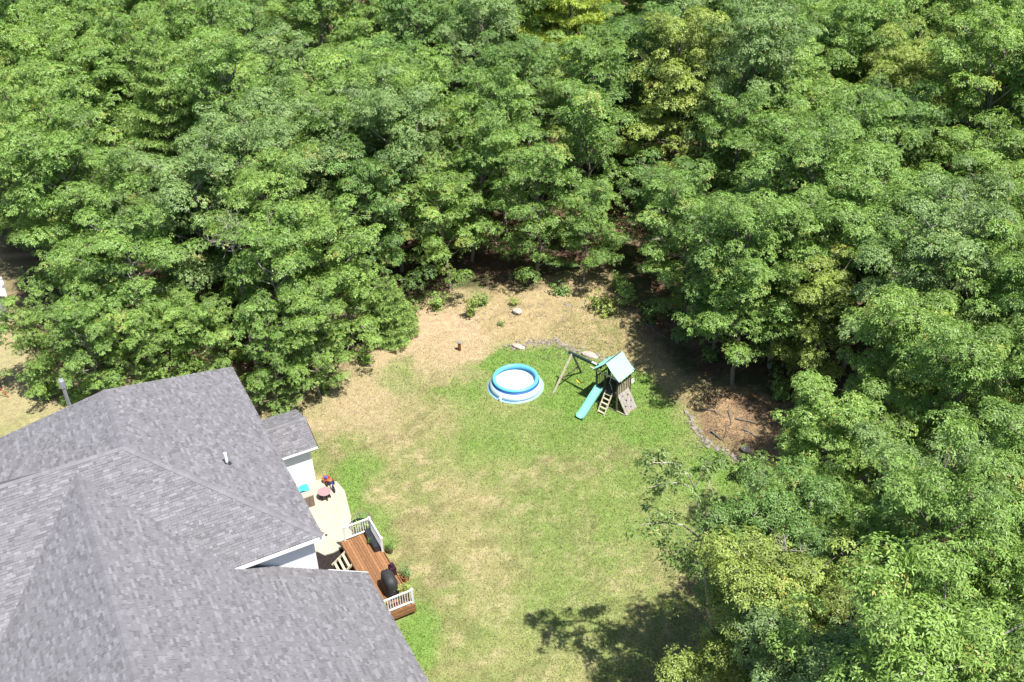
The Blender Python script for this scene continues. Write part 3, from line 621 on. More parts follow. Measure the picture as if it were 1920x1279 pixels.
roof_faces = {
    'right': [PK, PM, PF, PN],
    'front': [PK, PN, HW(N1[0], LB, ZR), HW(Ka, LB, HE)],
    'leftslope': [PN, PF, pl_, HW(N1[0]-.0, RB-(ZR-HE)/.485, HE)],
    'wing_right': [HW(WA, WB, WE), HW(WA, Bm+.0, HE), HW(nearA, Bm, HE), HW(nearA, WB, WE)],
    'wing_right_upper': [HW(Ka, Bm, HE), HW(Av, wingB, 9.35), HW(nearA, wingB, 9.35), HW(nearA, Bm, HE)],
    'wing_left_upper': [HW(Av, wingB, 9.35), HW(Ka, 2*wingB-Bm, HE), HW(nearA, 2*wingB-Bm, HE), HW(nearA, wingB, 9.35)],
    'wing_left': [HW(Ka, 2*wingB-Bm, HE), HW(Ka-.01, 2*wingB-WB, WE), HW(nearA, 2*wingB-WB, WE), HW(nearA, 2*wingB-Bm, HE)],
    'bump_near': [HW(45.45, 7.3, 2.72), HW(45.45, 10.68, 2.72), HW(47.35, 10.72, 3.45), HW(47.35, 7.3, 3.45)][::-1],
    'bump_far': [HW(47.35, 7.3, 3.45), HW(47.35, 10.72, 3.45), HW(49.25, 10.7, 2.72), HW(49.25, 7.3, 2.72)][::-1],
    'behind': [HW(N1[0], LB, ZR), PN, HW(N1[0]+3.2, RB-(ZR-HE)/.485, HE+.6), HW(N1[0]+6.5, LB, HE)],
}
roofm = MB()
def plane_of(poly):
    p = np.array(poly); n = np.cross(p[1]-p[0], p[2]-p[0]); n /= np.linalg.norm(n)
    if n[2] < 0: n = -n
    e = np.cross(Z, n); e /= np.linalg.norm(e); s = np.cross(n, e); return n, e, s
for k, poly in roof_faces.items():
    n, e, s = plane_of(poly); m = len(poly); p = [np.array(q)-n*.01 for q in poly]; q = [a-n*.14 for a in p]
    order = list(range(m))
    if np.dot(np.cross(p[1]-p[0], p[2]-p[0]), Z) < 0: order = order[::-1]
    roofm.add(p+q, [tuple(order), tuple(i+m for i in order[::-1])]+[(i, (i+1) % m, m+(i+1) % m, m+i) for i in range(m)])
roof = roofm.build('roof', M['deckbase'], house)
def clip(poly, a, b):               # keep the left side of the line a to b
    out = []; n = len(poly); sd = lambda p: (b[0]-a[0])*(p[1]-a[1])-(b[1]-a[1])*(p[0]-a[0])
    for i in range(n):
        p, q = poly[i], poly[(i+1) % n]; sp_, sq = sd(p), sd(q)
        if sp_ >= 0: out.append(p)
        if (sp_ >= 0) != (sq >= 0): t = sp_/(sp_-sq); out.append((p[0]+(q[0]-p[0])*t, p[1]+(q[1]-p[1])*t))
    return out
TABS = []
def shingles(poly, rg, exposure=.135, inframe=True):
    n, e, s = plane_of(poly); o = np.array(poly[0]); P2 = [((np.array(p)-o)@e, (np.array(p)-o)@s) for p in poly]
    area = sum(P2[i][0]*P2[(i+1) % len(P2)][1]-P2[(i+1) % len(P2)][0]*P2[i][1] for i in range(len(P2)))
    if area < 0: P2 = P2[::-1]
    xs = [p[0] for p in P2]; ys = [p[1] for p in P2]; y = min(ys)
    while y < max(ys):
        x = min(xs)-rg.uniform(0, .3)
        while x < max(xs):
            wd = rg.choice([.12, .17, .23, .30, .38]); cx, cy = x+wd/2, y+exposure/2
            W3 = o+e*cx+s*cy; a, b = PX(W3)
            if -40 < a < 1960 and -40 < b < 1330:
                q = [(x+.004, y), (x+wd-.004, y), (x+wd-.004, y+exposure+.02), (x+.004, y+exposure+.02)]; inside = True
                for i in range(len(P2)):
                    r = clip(q, P2[i], P2[(i+1) % len(P2)])
                    if len(r) != len(q) or any(abs(u[0]-v[0])+abs(u[1]-v[1]) > 1e-9 for u, v in zip(r, q)): inside = False
                    q = r
                    if len(q) < 3: break
                if len(q) >= 3:
                    t = rg.choice([.012, .022, .034]); tone = np.clip(rg.choice([.2, .42, .5, .58, .85], p=[.15, .25, .25, .2, .15])+rg.normal(0, .05), 0, 1)
                    hgt = lambda v: t*(1-.75*np.clip((v-y)/exposure, 0, 1))+.004
                    top = [o+e*u+s*v+n*hgt(v) for u, v in q]; vs_ = top; fs = [tuple(range(len(top)))]
                    if inside:
                        vs_ = top+[top[0]-n*t, top[1]-n*t, top[2]-n*.004, top[3]-n*.004]; fs += [(0, 4, 5, 1), (0, 3, 7, 4), (1, 5, 6, 2)]
                    TABS.append((inside, np.linalg.norm(W3-CAM) if 0 < a < 1920 and 0 < b < 1279 else 1e9, tone, vs_, fs))
            x += wd
        y += exposure
rgs = np.random.default_rng(12)
for k, poly in roof_faces.items(): shingles(poly, rgs)
TABS.sort(key=lambda t: (not t[0], t[1]))
for t in TABS[:300]:
    b = MB(); b.tone = t[2]; b.add(t[3], t[4]); b.build('shingle', M['shingle'], roof)
b = MB()
for t in TABS[300:]: b.tone = t[2]; b.add(t[3], t[4])
tag(b.build('shingles', M['shingle'], roof), kind='stuff')
print('TABS', len(TABS))
def caps(p, q, n1, n2, seed=0):         # ridge cap shingles over the edge p to q between faces with normals n1 and n2
    p, q = np.array(p), np.array(q); d = q-p; L = np.linalg.norm(d); d /= L; k = int(L/.30); rg = np.random.default_rng(seed)
    s1 = np.cross(n1, d); s2 = np.cross(n2, d)
    if s1[2] > 0: s1 = -s1
    if s2[2] > 0: s2 = -s2
    up = norm(n1+n2)
    for i in range(k):
        a = p+d*(L*i/k); c = p+d*(L*(i+1)/k+.02); mid = (a+c)/2; u, v = PX(mid)
        if not (-30 < u < 1950 and -30 < v < 1310): continue
        b = MB(); b.tone = rg.uniform(.2, .8); w_ = .17
        top = [a+up*.052, c+up*.04]; l = [a+s1*w_+n1*.042, c+s1*w_+n1*.034]; r = [a+s2*w_+n2*.042, c+s2*w_+n2*.034]
        b.add([l[0], top[0], r[0], l[1], top[1], r[1], l[0]-n1*.03, r[0]-n2*.03], [(0, 1, 4, 3), (1, 2, 5, 4), (6, 1, 0), (7, 2, 1)])
        b.build('ridge_cap', M['cap'], roof)
nR, nF, nL, nB = [plane_of(roof_faces[k])[0] for k in ('right', 'front', 'leftslope', 'behind')]
nWR, nWL = plane_of(roof_faces['wing_right'])[0], plane_of(roof_faces['wing_left'])[0]
caps(PN, PF, nR, nL, 1); caps(PK, PN, nR, nF, 2); caps(HW(N1[0], -8, ZR), PN, nF, nB, 3)
caps(HW(20, wingB, 9.35), HW(Av, wingB, 9.35), nWR, nWL, 4)
caps(HW(47.35, 7.4, 3.45), HW(47.35, 10.7, 3.45), plane_of(roof_faces['bump_near'])[0], plane_of(roof_faces['bump_far'])[0], 5)
# fascia, gutters, soffits
def part(name, mtl, fn, parent=house):
    b = MB(); fn(b); return b.build(name, mtl, parent)
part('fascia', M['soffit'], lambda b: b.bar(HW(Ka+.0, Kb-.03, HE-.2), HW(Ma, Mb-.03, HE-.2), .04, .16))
part('fascia', M['white'], lambda b: b.bar(HW(Ka-.03, Bm-.6, HE-.12), HW(Ka-.03, Kb+.05, HE-.12), .04, .2))
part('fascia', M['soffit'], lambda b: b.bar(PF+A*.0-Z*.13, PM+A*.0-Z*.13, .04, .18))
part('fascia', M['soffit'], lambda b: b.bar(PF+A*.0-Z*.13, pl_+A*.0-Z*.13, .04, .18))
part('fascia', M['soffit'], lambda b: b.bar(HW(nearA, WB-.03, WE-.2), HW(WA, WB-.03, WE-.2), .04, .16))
part('fascia', M['white'], lambda b: b.bar(HW(WA+.03, WB, WE-.1), HW(WA+.03, Kb, WE+WS*(WB-Kb)-.1), .04, .2))
part('soffit', M['soffit'], lambda b: b.box(HW(Ka+.0, Bm-.5, HE-.24), A*.42, B*(Kb-Bm+.5), Z*.03))
part('soffit', M['soffit'], lambda b: b.box(HW(Ka+.42, Kb-.42, HE-.24), A*14.3, B*.42, Z*.03))
part('soffit', M['soffit'], lambda b: b.box(HW(45.45, 7.4, 2.52), A*.32, B*3.26, Z*.03))
part('fascia', M['white'], lambda b: b.bar(HW(45.43, 7.3, 2.66), HW(45.43, 10.7, 2.66), .04, .13))
part('fascia', M['brownrim'], lambda b: b.bar(HW(45.45, 10.74, 2.66), HW(47.35, 10.74, 3.39), .03, .14))
# walls with lapped siding boards
WN = Ka+.42; WR = Kb-.42
part('wall', M['white'], lambda b: b.box(HW(WN, WR-.02, 0), A*14.2, B*-14, Z*(HE-.22)))
w2 = part('wall', M['white'], lambda b: b.box(HW(nearA+.3, wingB*2-WB+.35, 0), A*(WN-nearA-.3-.02), B*(2*(WB-wingB)-.7), Z*(WE-.02)))
gab = MB(); pts = [HW(WN-.03, WB-.35, WE-.05), HW(WN-.03, wingB, 9.1), HW(WN-.03, 2*wingB-WB+.35, WE-.05)]
gab.add(pts+[p-A*.1 for p in pts], [(0, 1, 2), (5, 4, 3), (0, 3, 4, 1), (1, 4, 5, 2), (2, 5, 3, 0)]); gab.build('gable_wall', M['white'], house)
w3 = part('wall', M['white'], lambda b: b.box(HW(45.8, 7.4, 0), A*3.1, B*2.92, Z*2.5))
def siding(parent, p0, dr, out, z0, z1, length, ex=.115):
    z = z0; i = 0
    while z < z1-.02:
        b = MB(); b.tone = .5; h = min(ex, z1-z); p = np.array(p0)+Z*z
        vs_ = [p+out*.032, p+dr*length+out*.032, p+dr*length+out*.006+Z*h, p+out*.006+Z*h, p, p+dr*length]
        b.add(vs_, [(0, 1, 2, 3), (4, 5, 1, 0)]); b.build('siding_board', M['white'], parent); z += ex
siding(w3, HW(45.8, 7.42), B, -A, 0.05, 2.5, 2.8)
siding(w3, HW(45.85, 10.32), A, B, 0.05, 2.5, 3.0)
wall_main = [o for o in house.children if o.name.startswith('wall')][0]
siding(wall_main, HW(WN, Bm-.4), B, -A, 3.4, HE-.24, WR-Bm+.3)
part('corner_trim', M['white'], lambda b: b.box(HW(WN-.035, WR-.1, 0), A*.14, B*.13, Z*(HE-.25)))
part('corner_trim', M['white'], lambda b: b.box(HW(45.765, 10.22, 0), A*.14, B*.13, Z*2.5))
part('flue', M['metal'], lambda b: b.tube([HW(48.2, -.75, 7.9), HW(48.2, -.75, 9.35)], .09, 14))
part('flue_cap', M['metal'], lambda b: b.tube([HW(48.2, -.75, 9.3), HW(48.2, -.75, 9.38), HW(48.2, -.75, 9.75), HW(48.2, -.75, 9.82)], [.10, .15, .15, .11], 16))
def vent(b):
    b.tube([HW(40.6, 5.15, 7.3), HW(40.6, 5.15, 8.25)], .075, 12)
part('vent_pipe', M['pvc'], vent)
part('vent_flashing', M['dark'], lambda b: b.lathe(HW(40.6, 5.15, 7.62), [(.2, -.08), (.16, .02), (.08, .1)], 14))
# ------------------------------------------------------------------ patio
_h = lambda px, py: (float(G(px, py, .1)@A), float(G(px, py, .1)@B))
pat = [(45.8, 7.42), (45.75, 10.6), (45.2, 11.35), (44.2, 11.5), (42.9, 11.25), (41.2, 10.9), (40.7, 10.6), _h(654, 1012), _h(640, 1028), _h(625, 1036), _h(608, 1041), _h(594, 1034), (_h(594, 1034)[0], 7.42)]
b = MB(); tp = [HW(a, c, .1) for a, c in pat]; bt = [HW(a, c, -.1) for a, c in pat]; n = len(pat)
b.add(tp+bt, [tuple(range(n))[::-1]]+[((i+1) % n, i, n+i, n+(i+1) % n) for i in range(n)]); tag(b.build('patio', M['concrete']), 'pale concrete patio slab between house and deck', kind='structure')
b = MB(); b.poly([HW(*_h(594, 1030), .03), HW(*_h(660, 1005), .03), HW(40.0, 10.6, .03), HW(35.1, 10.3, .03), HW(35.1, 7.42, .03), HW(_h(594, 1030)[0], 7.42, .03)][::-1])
tag(b.build('dark_corner', M['blackish']), 'near-black ground patch in the corner between wing, patio and deck', kind='structure')  # flat sheet in one near-black colour filling this corner
part('drain', M['dark'], lambda b: b.tube([HW(41.35, 9.4, .1), HW(41.35, 9.4, .125)], .07, 10), bpy.data.objects['patio'])
# ------------------------------------------------------------------ deck
DZ = .75; D0, D1, E0, E1 = 34.15, 39.9, 9.75, 11.5          # A range and B range
deck = empty('deck', HW(37, 10.9), 'narrow cedar deck with white railings along the grey-roofed wing', 'deck')
rg = np.random.default_rng(8); bw = .14; nb_ = int((E1-E0)/bw)
for i in range(nb_):
    b = MB(); b.tone = rg.uniform(0, 1); b.box(HW(D0, E0+i*bw+.004, DZ-.03+rg.uniform(-.002, .002)), A*(D1-D0), B*(bw-.012), Z*.03); b.build('deck_board', M['cedar'], deck)
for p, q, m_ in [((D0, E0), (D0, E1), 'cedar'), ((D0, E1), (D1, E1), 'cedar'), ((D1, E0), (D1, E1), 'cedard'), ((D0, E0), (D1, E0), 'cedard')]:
    b = MB(); b.tone = .5; b.bar(HW(*p, DZ-.16), HW(*q, DZ-.16), .045, .22); b.build('fascia_board', M[m_], deck)
b = MB(); b.tone = .3; b.bar(HW(D0-.02, E0, DZ-.40), HW(D0-.02, E1+.02, DZ-.40), .045, .22); b.build('fascia_board', M['cedar'], deck)
for a_ in (D0+.1, 36.2, 38.1, D1-.1):
    for c_ in (E0+.1, E1-.1): b = MB(); b.bar(HW(a_, c_, -.1), HW(a_, c_, DZ-.05), .1); b.build('support_post', M['cedard'], deck)
def rail(p, q, label=None):
    P0, Q0 = HW(*p, DZ), HW(*q, DZ); d = Q0-P0; L = np.linalg.norm(d)
    for z_, h in ((.12, .06), (.92, .06)): b = MB(); b.bar(P0+Z*z_, Q0+Z*z_, .07, h); b.build('rail', M['white'], deck)
    k = int(L/.125)
    for i in range(1, k): b = MB(); b.bar(P0+d*i/k+Z*.14, P0+d*i/k+Z*.9, .036); b.build('baluster', M['white'], deck)
for p in [(D0+.06, E0+.9-.75), (D0+.06, E1-.07), (D1-.06, E0+.25), (D1-.06, E1-.07), (38.15, E1-.07)]:
    b = MB(); b.bar(HW(*p, DZ), HW(*p, DZ+.98), .1); b.build('railing_post', M['white'], deck)
    b = MB(); b.add([HW(p[0]+sa*.07, p[1]+sb*.07, DZ+.98) for sa, sb in ((-1, -1), (1, -1), (1, 1), (-1, 1))]+[HW(*p, DZ+1.06)], [(0, 1, 4), (1, 2, 4), (2, 3, 4), (3, 0, 4), (3, 2, 1, 0)]); b.build('post_cap', M['white'], deck)
rail((D0+.06, E0+.15), (D0+.06, E1-.07)); rail((D1-.06, E0+.25), (D1-.06, E1-.07)); rail((D1-.06, E1-.07), (38.15, E1-.07))
# stair to the patio on the deck's left side
for i in range(3):
    b = MB(); b.tone = .5; b.box(HW(38.2, E0-.24*(i+1)+.0, DZ-.2*(i+1)), A*.95, B*.13, Z*.04); b.build('stair_tread', M['playpale'], deck)
for a_ in (38.16, 39.18): b = MB(); b.bar(HW(a_, E0, DZ-.1), HW(a_, E0-.8, .06), .05, .12); b.build('stair_stringer', M['playpale'], deck)
# ------------------------------------------------------------------ things on and by the deck
def grill():
    c = (35.45, 10.75); e = empty('covered_grill', HW(*c, DZ), 'barbecue grill under a black cover at the near end of the deck', 'grill')
    prof = [(.0, .62, .34), (.35, .60, .33), (.8, .60, .31), (1.0, .56, .29), (1.14, .42, .2), (1.2, .2, .08)]; b = MB(); n = 20; vs_ = []; r2 = np.random.default_rng(2)
    for z_, ra, rb in prof:
        for k in range(n):
            t = 2*pi*k/n; f_ = (abs(cos(t))**4+abs(sin(t))**4)**-.25; w_ = 1+.05*sin(7*t+z_*5)
            vs_.append(HW(c[0], c[1], DZ+z_)+A*(ra*f_*cos(t)*w_)+B*(rb*f_*sin(t)*w_))
    m = len(prof); b.add(vs_, [(i*n+k, i*n+(k+1) % n, (i+1)*n+(k+1) % n, (i+1)*n+k) for i in range(m-1) for k in range(n)]+[tuple((m-1)*n+k for k in range(n))]); b.build('cover', M['black'], e, True)
    b = MB(); b.tube([HW(c[0]-.6, c[1]+.0, DZ+.55), HW(c[0], c[1]+.36, DZ+.6), HW(c[0]+.6, c[1]+.05, DZ+.55)], .018, 6); b.build('strap', M['soffit'], e)
    for sa in (-.45, .45):
        b = MB(); b.tube([HW(c[0]+sa, c[1]-.22, DZ+.06)-B*.03, HW(c[0]+sa, c[1]-.22, DZ+.06)+B*.03], .06, 10); b.build('wheel', M['dark'], e)
grill()
def potted(a, bb, z, s, tone, label, k=1, pot='terracotta', grp='potted plants round the deck'):
    w0 = HW(a, bb, z); e = empty('potted_plant', w0, label, 'potted plant', grp); b = MB(); b.lathe(w0, [(.0, .0), (.13*s, 0), (.19*s, .3*s), (.17*s, .3*s), (.16*s, .24*s), (0, .24*s)], 16); b.build('pot', M[pot], e)
    for nm, me in zip(('stem', 'foliage'), BUSH[k]):
        o = bpy.data.objects.new(nm, me); COL.objects.link(o); o.parent = e; o.location = (0, 0, .24*s); o.scale = (s*.4,)*3; o.color = (*TONES[tone], 1)
potted(34.7, 11.25, DZ, 1.35, 'yellow green', 'bright leafy plant in a pot between the covered grill and the near railing')
potted(34.55, 10.15, DZ, 1.0, 'yellow green', 'small bright plant in a pot at the left of the covered grill', 3)
potted(36.4, 11.9, 0, 1.2, 'soft grey green', 'straggly potted plant on the grass right of the covered grill', 0)
potted(40.35, 11.2, .0, 1.4, 'yellow green', 'bright leafy plant behind the far deck railing', 1, 'brownrim')
potted(38.6, 11.95, 0, 1.0, 'mid green', 'leafy plant on the grass beside the railing post', 0, 'brownrim')
potted(39.0, 11.1, DZ, .8, 'deep green', 'dark plant in a black planter in the far corner of the deck', 3, 'dark')
b = MB(); b.box(HW(38.25, 11.05, DZ), A*1.45, B*.3, Z*.38); t_ = b.build('planter_box', M['dark']); tag(t_, 'long black planter box standing along the right railing of the deck', 'planter')
b = MB(); b.box(HW(36.3, 11.15, DZ), A*.4, B*.3, Z*.5); b.tube([HW(36.5, 11.3, DZ+.5), HW(36.5, 11.3, DZ+.68)], [.14, .1], 12); tag(b.build('dark_bag', M['maroon']), 'dark maroon bag slumped beside the covered grill', 'bag')
# round glass table behind the railing
c = HW(40.95, 11.35); e = empty('round_table', c, 'round glass table with a brown rim behind the far deck railing', 'table')
b = MB(); b.lathe(c+Z*.7, [(.55, 0), (.575, .02), (.6, 0), (.575, -.02)], 40, True); b.build('rim', M['brownrim'], e)
b = MB(); b.tube([c+Z*.70, c+Z*.706], .55, 40); b.build('table_top', M['tglass'], e)
for k in range(4): b = MB(); t = k*pi/2+.4; d_ = np.array([cos(t), sin(t), 0]); b.tube([c+d_*.5, c+d_*.38+Z*.35, c+d_*.52+Z*.69], .016, 6); b.build('leg', M['brownrim'], e)
# patio box and clutter by the bump-out
c0 = HW(43.6, 7.9, .1); e = empty('storage_box', HW(44.1, 9, .1), 'taupe storage box with a paler lid on the patio against the eaves', 'storage box')
b = MB(); b.box(HW(43.85, 7.6, .1), A*1.0, B*2.05, Z*.75); b.build('body', M['taupe'], e); b = MB(); b.box(HW(43.82, 7.57, .85), A*1.06, B*2.11, Z*.06); b.build('lid', M['taupel'], e)
for i in range(7): b = MB(); b.box(HW(43.82, 7.7+i*.28, .14), A*.03, B*.25, Z*.68); b.build('panel', M['taupe'], e)
b = MB(); r2 = np.random.default_rng(6)
g_ = [[HW(44.25+.5*u, 8.75+.85*v, .93+.1*abs(sin(5*u+4*v))+.03*r2.uniform()) for v in np.linspace(0, 1, 9)] for u in np.linspace(0, 1, 7)]
b.add([p for r_ in g_ for p in r_], [(i*9+j, i*9+j+1, i*9+j+10, i*9+j+9) for i in range(6) for j in range(8)]); tag(b.build('towel', M['cyan'], None, True), 'crumpled cyan towel lying on the storage box lid', 'towel')
b = MB(); b.tube([HW(44.75, 8.0, 1.0), HW(44.8, 8.4, 1.03), HW(44.78, 8.95, 1.02)], [.07, .08, .07], 10); tag(b.build('foam_roll', M['yellow']), 'yellow foam roll behind the towel on the storage box', 'foam roll')
# small pink table
c = HW(44.15, 10.35, .1); e = empty('small_table', c, 'small round pink table with dark legs at the corner of the patio', 'table')
b = MB(); b.lathe(c, [(0, .5), (.36, .5), (.38, .48), (.36, .46), (0, .46)], 28); b.build('table_top', M['pink'], e)
for k in range(6): b = MB(); t = k*pi/3; d_ = np.array([cos(t), sin(t), 0]); b.tube([c+d_*.3+Z*.01, c+d_*.2+Z*.46], .035, 7); b.build('leg', M['maroon'], e)
# tricycle
def tricycle():
    c = HW(44.75, 10.95, .1); e = empty('tricycle', c, 'small black and blue tricycle with an orange seat at the bump-out corner', 'tricycle')
    def whl(p, r, ax):
        b = MB(); n = 20; ax = norm(ax); u_ = norm(np.cross(ax, Z)); v_ = np.cross(ax, u_)
        pts = [p+(u_*cos(2*pi*k/n)+v_*sin(2*pi*k/n))*r for k in range(n+1)]; b.tube(pts, .035, 6, False); w_ = b.build('wheel', M['dark'], e)
        h = MB(); h.tube([p-ax*.03, p+ax*.03], r*.3, 10)
        for k in range(5): h.tube([p, p+(u_*cos(2*pi*k/5)+v_*sin(2*pi*k/5))*r*.95], .012, 4)
        h.build('rim', M['soffit'], w_)
    whl(c-A*.35+Z*.2, .2, B); whl(c+A*.3-B*.2+Z*.15, .15, B); whl(c+A*.3+B*.2+Z*.15, .15, B)
    b = MB(); b.tube([c-A*.35+Z*.2, c-A*.28+Z*.5, c+A*.3+Z*.2], .03, 7); b.tube([c+A*.3-B*.22+Z*.15, c+A*.3+B*.22+Z*.15], .02, 6); b.tube([c-A*.28+Z*.5, c-A*.25+Z*.66], .02, 6); b.build('frame', M['blue'], e)
    b = MB(); b.tube([c-A*.25-B*.22+Z*.62, c-A*.25+Z*.67, c-A*.25+B*.22+Z*.62], .02, 6); b.build('handlebar', M['dark'], e)
    b = MB(); b.blob(c+A*.2+Z*.42, (.16, .14, .06), 2, .04); b.build('seat', M['red'], e, True)
tricycle()
c = HW(45.35, 10.85, .0); e = empty('toy_bucket', c, 'orange-red bucket with blue toys behind the tricycle', 'bucket')
b = MB(); b.lathe(c, [(0, .02), (.17, .02), (.23, .42), (.2, .42), (.15, .3), (0, .3)], 18); b.build('bucket_body', M['red'], e)
b = MB(); b.blob(c+Z*.42+A*.03, (.13, .12, .1), 1, .1, 3); b.build('toy', M['blue'], e)
# ------------------------------------------------------------------ pool
def pool():
    c = np.array([.15, 53.95, float(height(np.array([.15]), np.array([53.95]))[0])]); e = empty('inflatable_pool', c, 'round inflatable pool with a bright blue ring on the green lawn', 'pool')
    S_ = .95; b = MB(); b.lathe(c, [(1.88, .012), (1.88, .02), (0, .02)], 64); b.build('ground_cloth', M['poolpale'], e, True)
    wall = [(1.66, .02), (1.74, .10), (1.755, .22), (1.70, .36), (1.60, .50), (1.51, .60)]; b = MB(); b.lathe(c, wall, 72); b.build('wall', M['water'] if 0 else M['poolwall'], e, True)
    b = MB(); b.lathe(c, [(1.601, .502), (1.55, .56), (1.485, .64)], 72); b.build('shade_strip', M['poolshade'], e, True)  # shade under the inflated ring, painted as a dark blue strip
    b = MB(); b.lathe(c, [(1.36, .66), (1.45, .48), (1.52, .3), (1.55, .1), (1.5, .03), (0, .03)], 72); b.build('liner', M['poolin'], e, True)
    pr = [(1.43+.122*cos(t), .68+.122*sin(t)) for t in np.linspace(0, 2*pi, 15)[:-1]]; b = MB(); b.lathe(c, pr, 96, True); b.build('inflatable_ring', M['poolblue'], e, True)
    b = MB(); b.lathe(c, [(1.50, .33), (0, .33)], 72); b.build('water', M['water'], e)
    b = MB(); p = c+np.array([-1.05, -1.5, 0]); b.lathe(p, [(0, .22), (.09, .22), (.09, .02)], 14); b.tube([p+Z*.12, p+np.array([.3, .42, .2])], .03, 8); tag(b.build('filter_pump', M['pvc'], e), 'small white pump at the foot of the wall')
    e.scale = (PSC, PSC, PSC)
PSC = .95
M['poolwall'] = mat('pool_wall_print', (.50, .64, .74), .4, .4, (1.5, .08)); M['poolin'] = mat('pool_inner_blue', (.12, .45, .68), .4, .4)
pool()
# ------------------------------------------------------------------ playset
def playset():
    o2 = np.array([3.7, 53.95]); u3 = np.array([2.0, -1.8, 0]); u3 /= np.linalg.norm(u3); v3 = np.array([-u3[1], u3[0], 0]); z0 = float(height(np.array([5.5]), np.array([52.5]))[0])
    O = np.array([o2[0], o2[1], z0]); Wd = lambda u_, v_, z_: O+u3*u_+v3*v_+Z*z_
    e = empty('playset', Wd(3, .2, 0), 'wooden playset with teal canopy, turquoise slide, ladder and swing beam', 'playset')
    rg = np.random.default_rng(13)
    def P_(nm, mt, fn, par=e, smooth=False): b = MB(); b.tone = rg.uniform(.1, .9); fn(b); return b.build(nm, M[mt], par, smooth)
    # swing frame
    P_('swing_leg', 'playpale', lambda b: b.bar(Wd(-.35, -1.4, 0), Wd(.02, -.02, 2.42), .10)); P_('swing_leg', 'playwood', lambda b: b.bar(Wd(-.3, 1.4, 0), Wd(.02, .02, 2.42), .10))
    P_('cross_bar', 'playwood', lambda b: b.bar(Wd(-.28, -.92, .75), Wd(-.25, .92, .75), .07)); P_('swing_beam', 'playgreen', lambda b: b.bar(Wd(-.25, .02, 2.42), Wd(2.3, .0, 2.42), .13, .16))
    def swing(u_, back):
        P_('swing_chain', 'playpale', lambda b: b.tube([Wd(u_, .0, 2.34), Wd(u_, back, .62)], .012, 5)); P_('swing_chain', 'playpale', lambda b: b.tube([Wd(u_+.5, .0, 2.34), Wd(u_+.5, back, .62)], .012, 5))
        P_('swing_seat', 'yellow', lambda b: [b.box(Wd(u_+.5*k/6, back-.08, .62-.12*sin(pi*k/6)), u3*(.5/6)+Z*(.12*(sin(pi*k/6)-sin(pi*(k+1)/6))), v3*.16, Z*.015) for k in range(6)])
    swing(.45, 0); P_('swing_bracket', 'white', lambda b: b.box(Wd(1.6, -.1, 2.5), u3*.35, v3*.12, Z*.05))
    # tower
    U0, U1, V0, V1, DK = 2.22, 3.82, -.38, .92, 1.2
    for u_, v_, h in [(U0, V0, 2.5), (U1, V0, 2.5), (U0, V1, 2.5), (U1, V1, 2.5), (2.86, V0, 2.5)]: P_('post', 'playwood', lambda b: b.bar(Wd(u_, v_, 0), Wd(u_, v_, h), .1))
    for i in range(11): P_('floor_board', 'playgreen' if 0 else 'playwood', lambda b: b.box(Wd(U0, V0+i*.12, DK-.03), u3*(U1-U0), v3*.11, Z*.03))
    for v_ in (V0, V1): P_('floor_beam', 'playwood', lambda b: b.bar(Wd(U0, v_, DK-.1), Wd(U1, v_, DK-.1), .05, .13))
    for u_ in (U0, U1): P_('floor_beam', 'playwood', lambda b: b.bar(Wd(u_, V0, DK-.1), Wd(u_, V1, DK-.1), .05, .13))
    P_('canopy_beam', 'playpale', lambda b: b.bar(Wd(1.75, V0-.06, 2.45), Wd(4.12, V0-.06, 2.45), .06, .09)); P_('canopy_beam', 'playwood', lambda b: b.bar(Wd(1.95, V1+.06, 2.45), Wd(4.1, V1+.06, 2.45), .06, .09))
    for v_ in (V0, V1): P_('rafter', 'playwood', lambda b: b.bar(Wd(2.0, v_, 2.3), Wd(3.0, v_, 3.22), .05, .07)); P_('rafter', 'playwood', lambda b: b.bar(Wd(4.0, v_, 2.3), Wd(3.0, v_, 3.22), .05, .07))
    P_('ridge_pole', 'playwood', lambda b: b.bar(Wd(3.0, V0-.1, 3.36), Wd(3.0, V1+.1, 3.36), .06))
    for (ua, ub), v_, nsl in (((U0, U1), V1, 9),):
        P_('top_rail', 'playpale', lambda b: b.bar(Wd(ua, v_, 1.95), Wd(ub, v_, 1.95), .05, .09))
        for k in range(nsl): uu = ua+.12+(ub-ua-.24)*k/(nsl-1); P_('railing_slat', 'playpale', lambda b: b.bar(Wd(uu, v_, DK), Wd(uu, v_, 1.93), .075, .02, v3))
    for uu_, vr in ((U0, (V0, V1)), (U1, (V0, V1))):
        P_('top_rail', 'playwood', lambda b: b.bar(Wd(uu_, vr[0], 1.95), Wd(uu_, vr[1], 1.95), .05, .09))
        for k in range(7): vv = vr[0]+.12+(vr[1]-vr[0]-.24)*k/6; P_('railing_slat', 'playpale', lambda b: b.bar(Wd(uu_, vv, DK), Wd(uu_, vv, 1.93), .02, .075, v3))
    # canopy cloth
    def cloth(b, side):
        n, m = 10, 8; g = []
        for i in range(n+1):
            for j in range(m+1):
                s_ = i/n; t = j/m; u_ = 3.0+side*1.04*s_; z_ = 3.38-.96*s_-.06*sin(pi*s_); v_ = V0-.16+(V1-V0+.32)*t; z_ -= .035*sin(pi*t)*sin(pi*s_)
                g.append(Wd(u_, v_, z_))
        f = [(i*(m+1)+j, i*(m+1)+j+1, (i+1)*(m+1)+j+1, (i+1)*(m+1)+j) for i in range(n) for j in range(m)]; b.add(g, f)
    P_('canopy_panel', 'canopy', lambda b: cloth(b, 1), e, True); P_('canopy_panel', 'canopy', lambda b: cloth(b, -1), e, True)
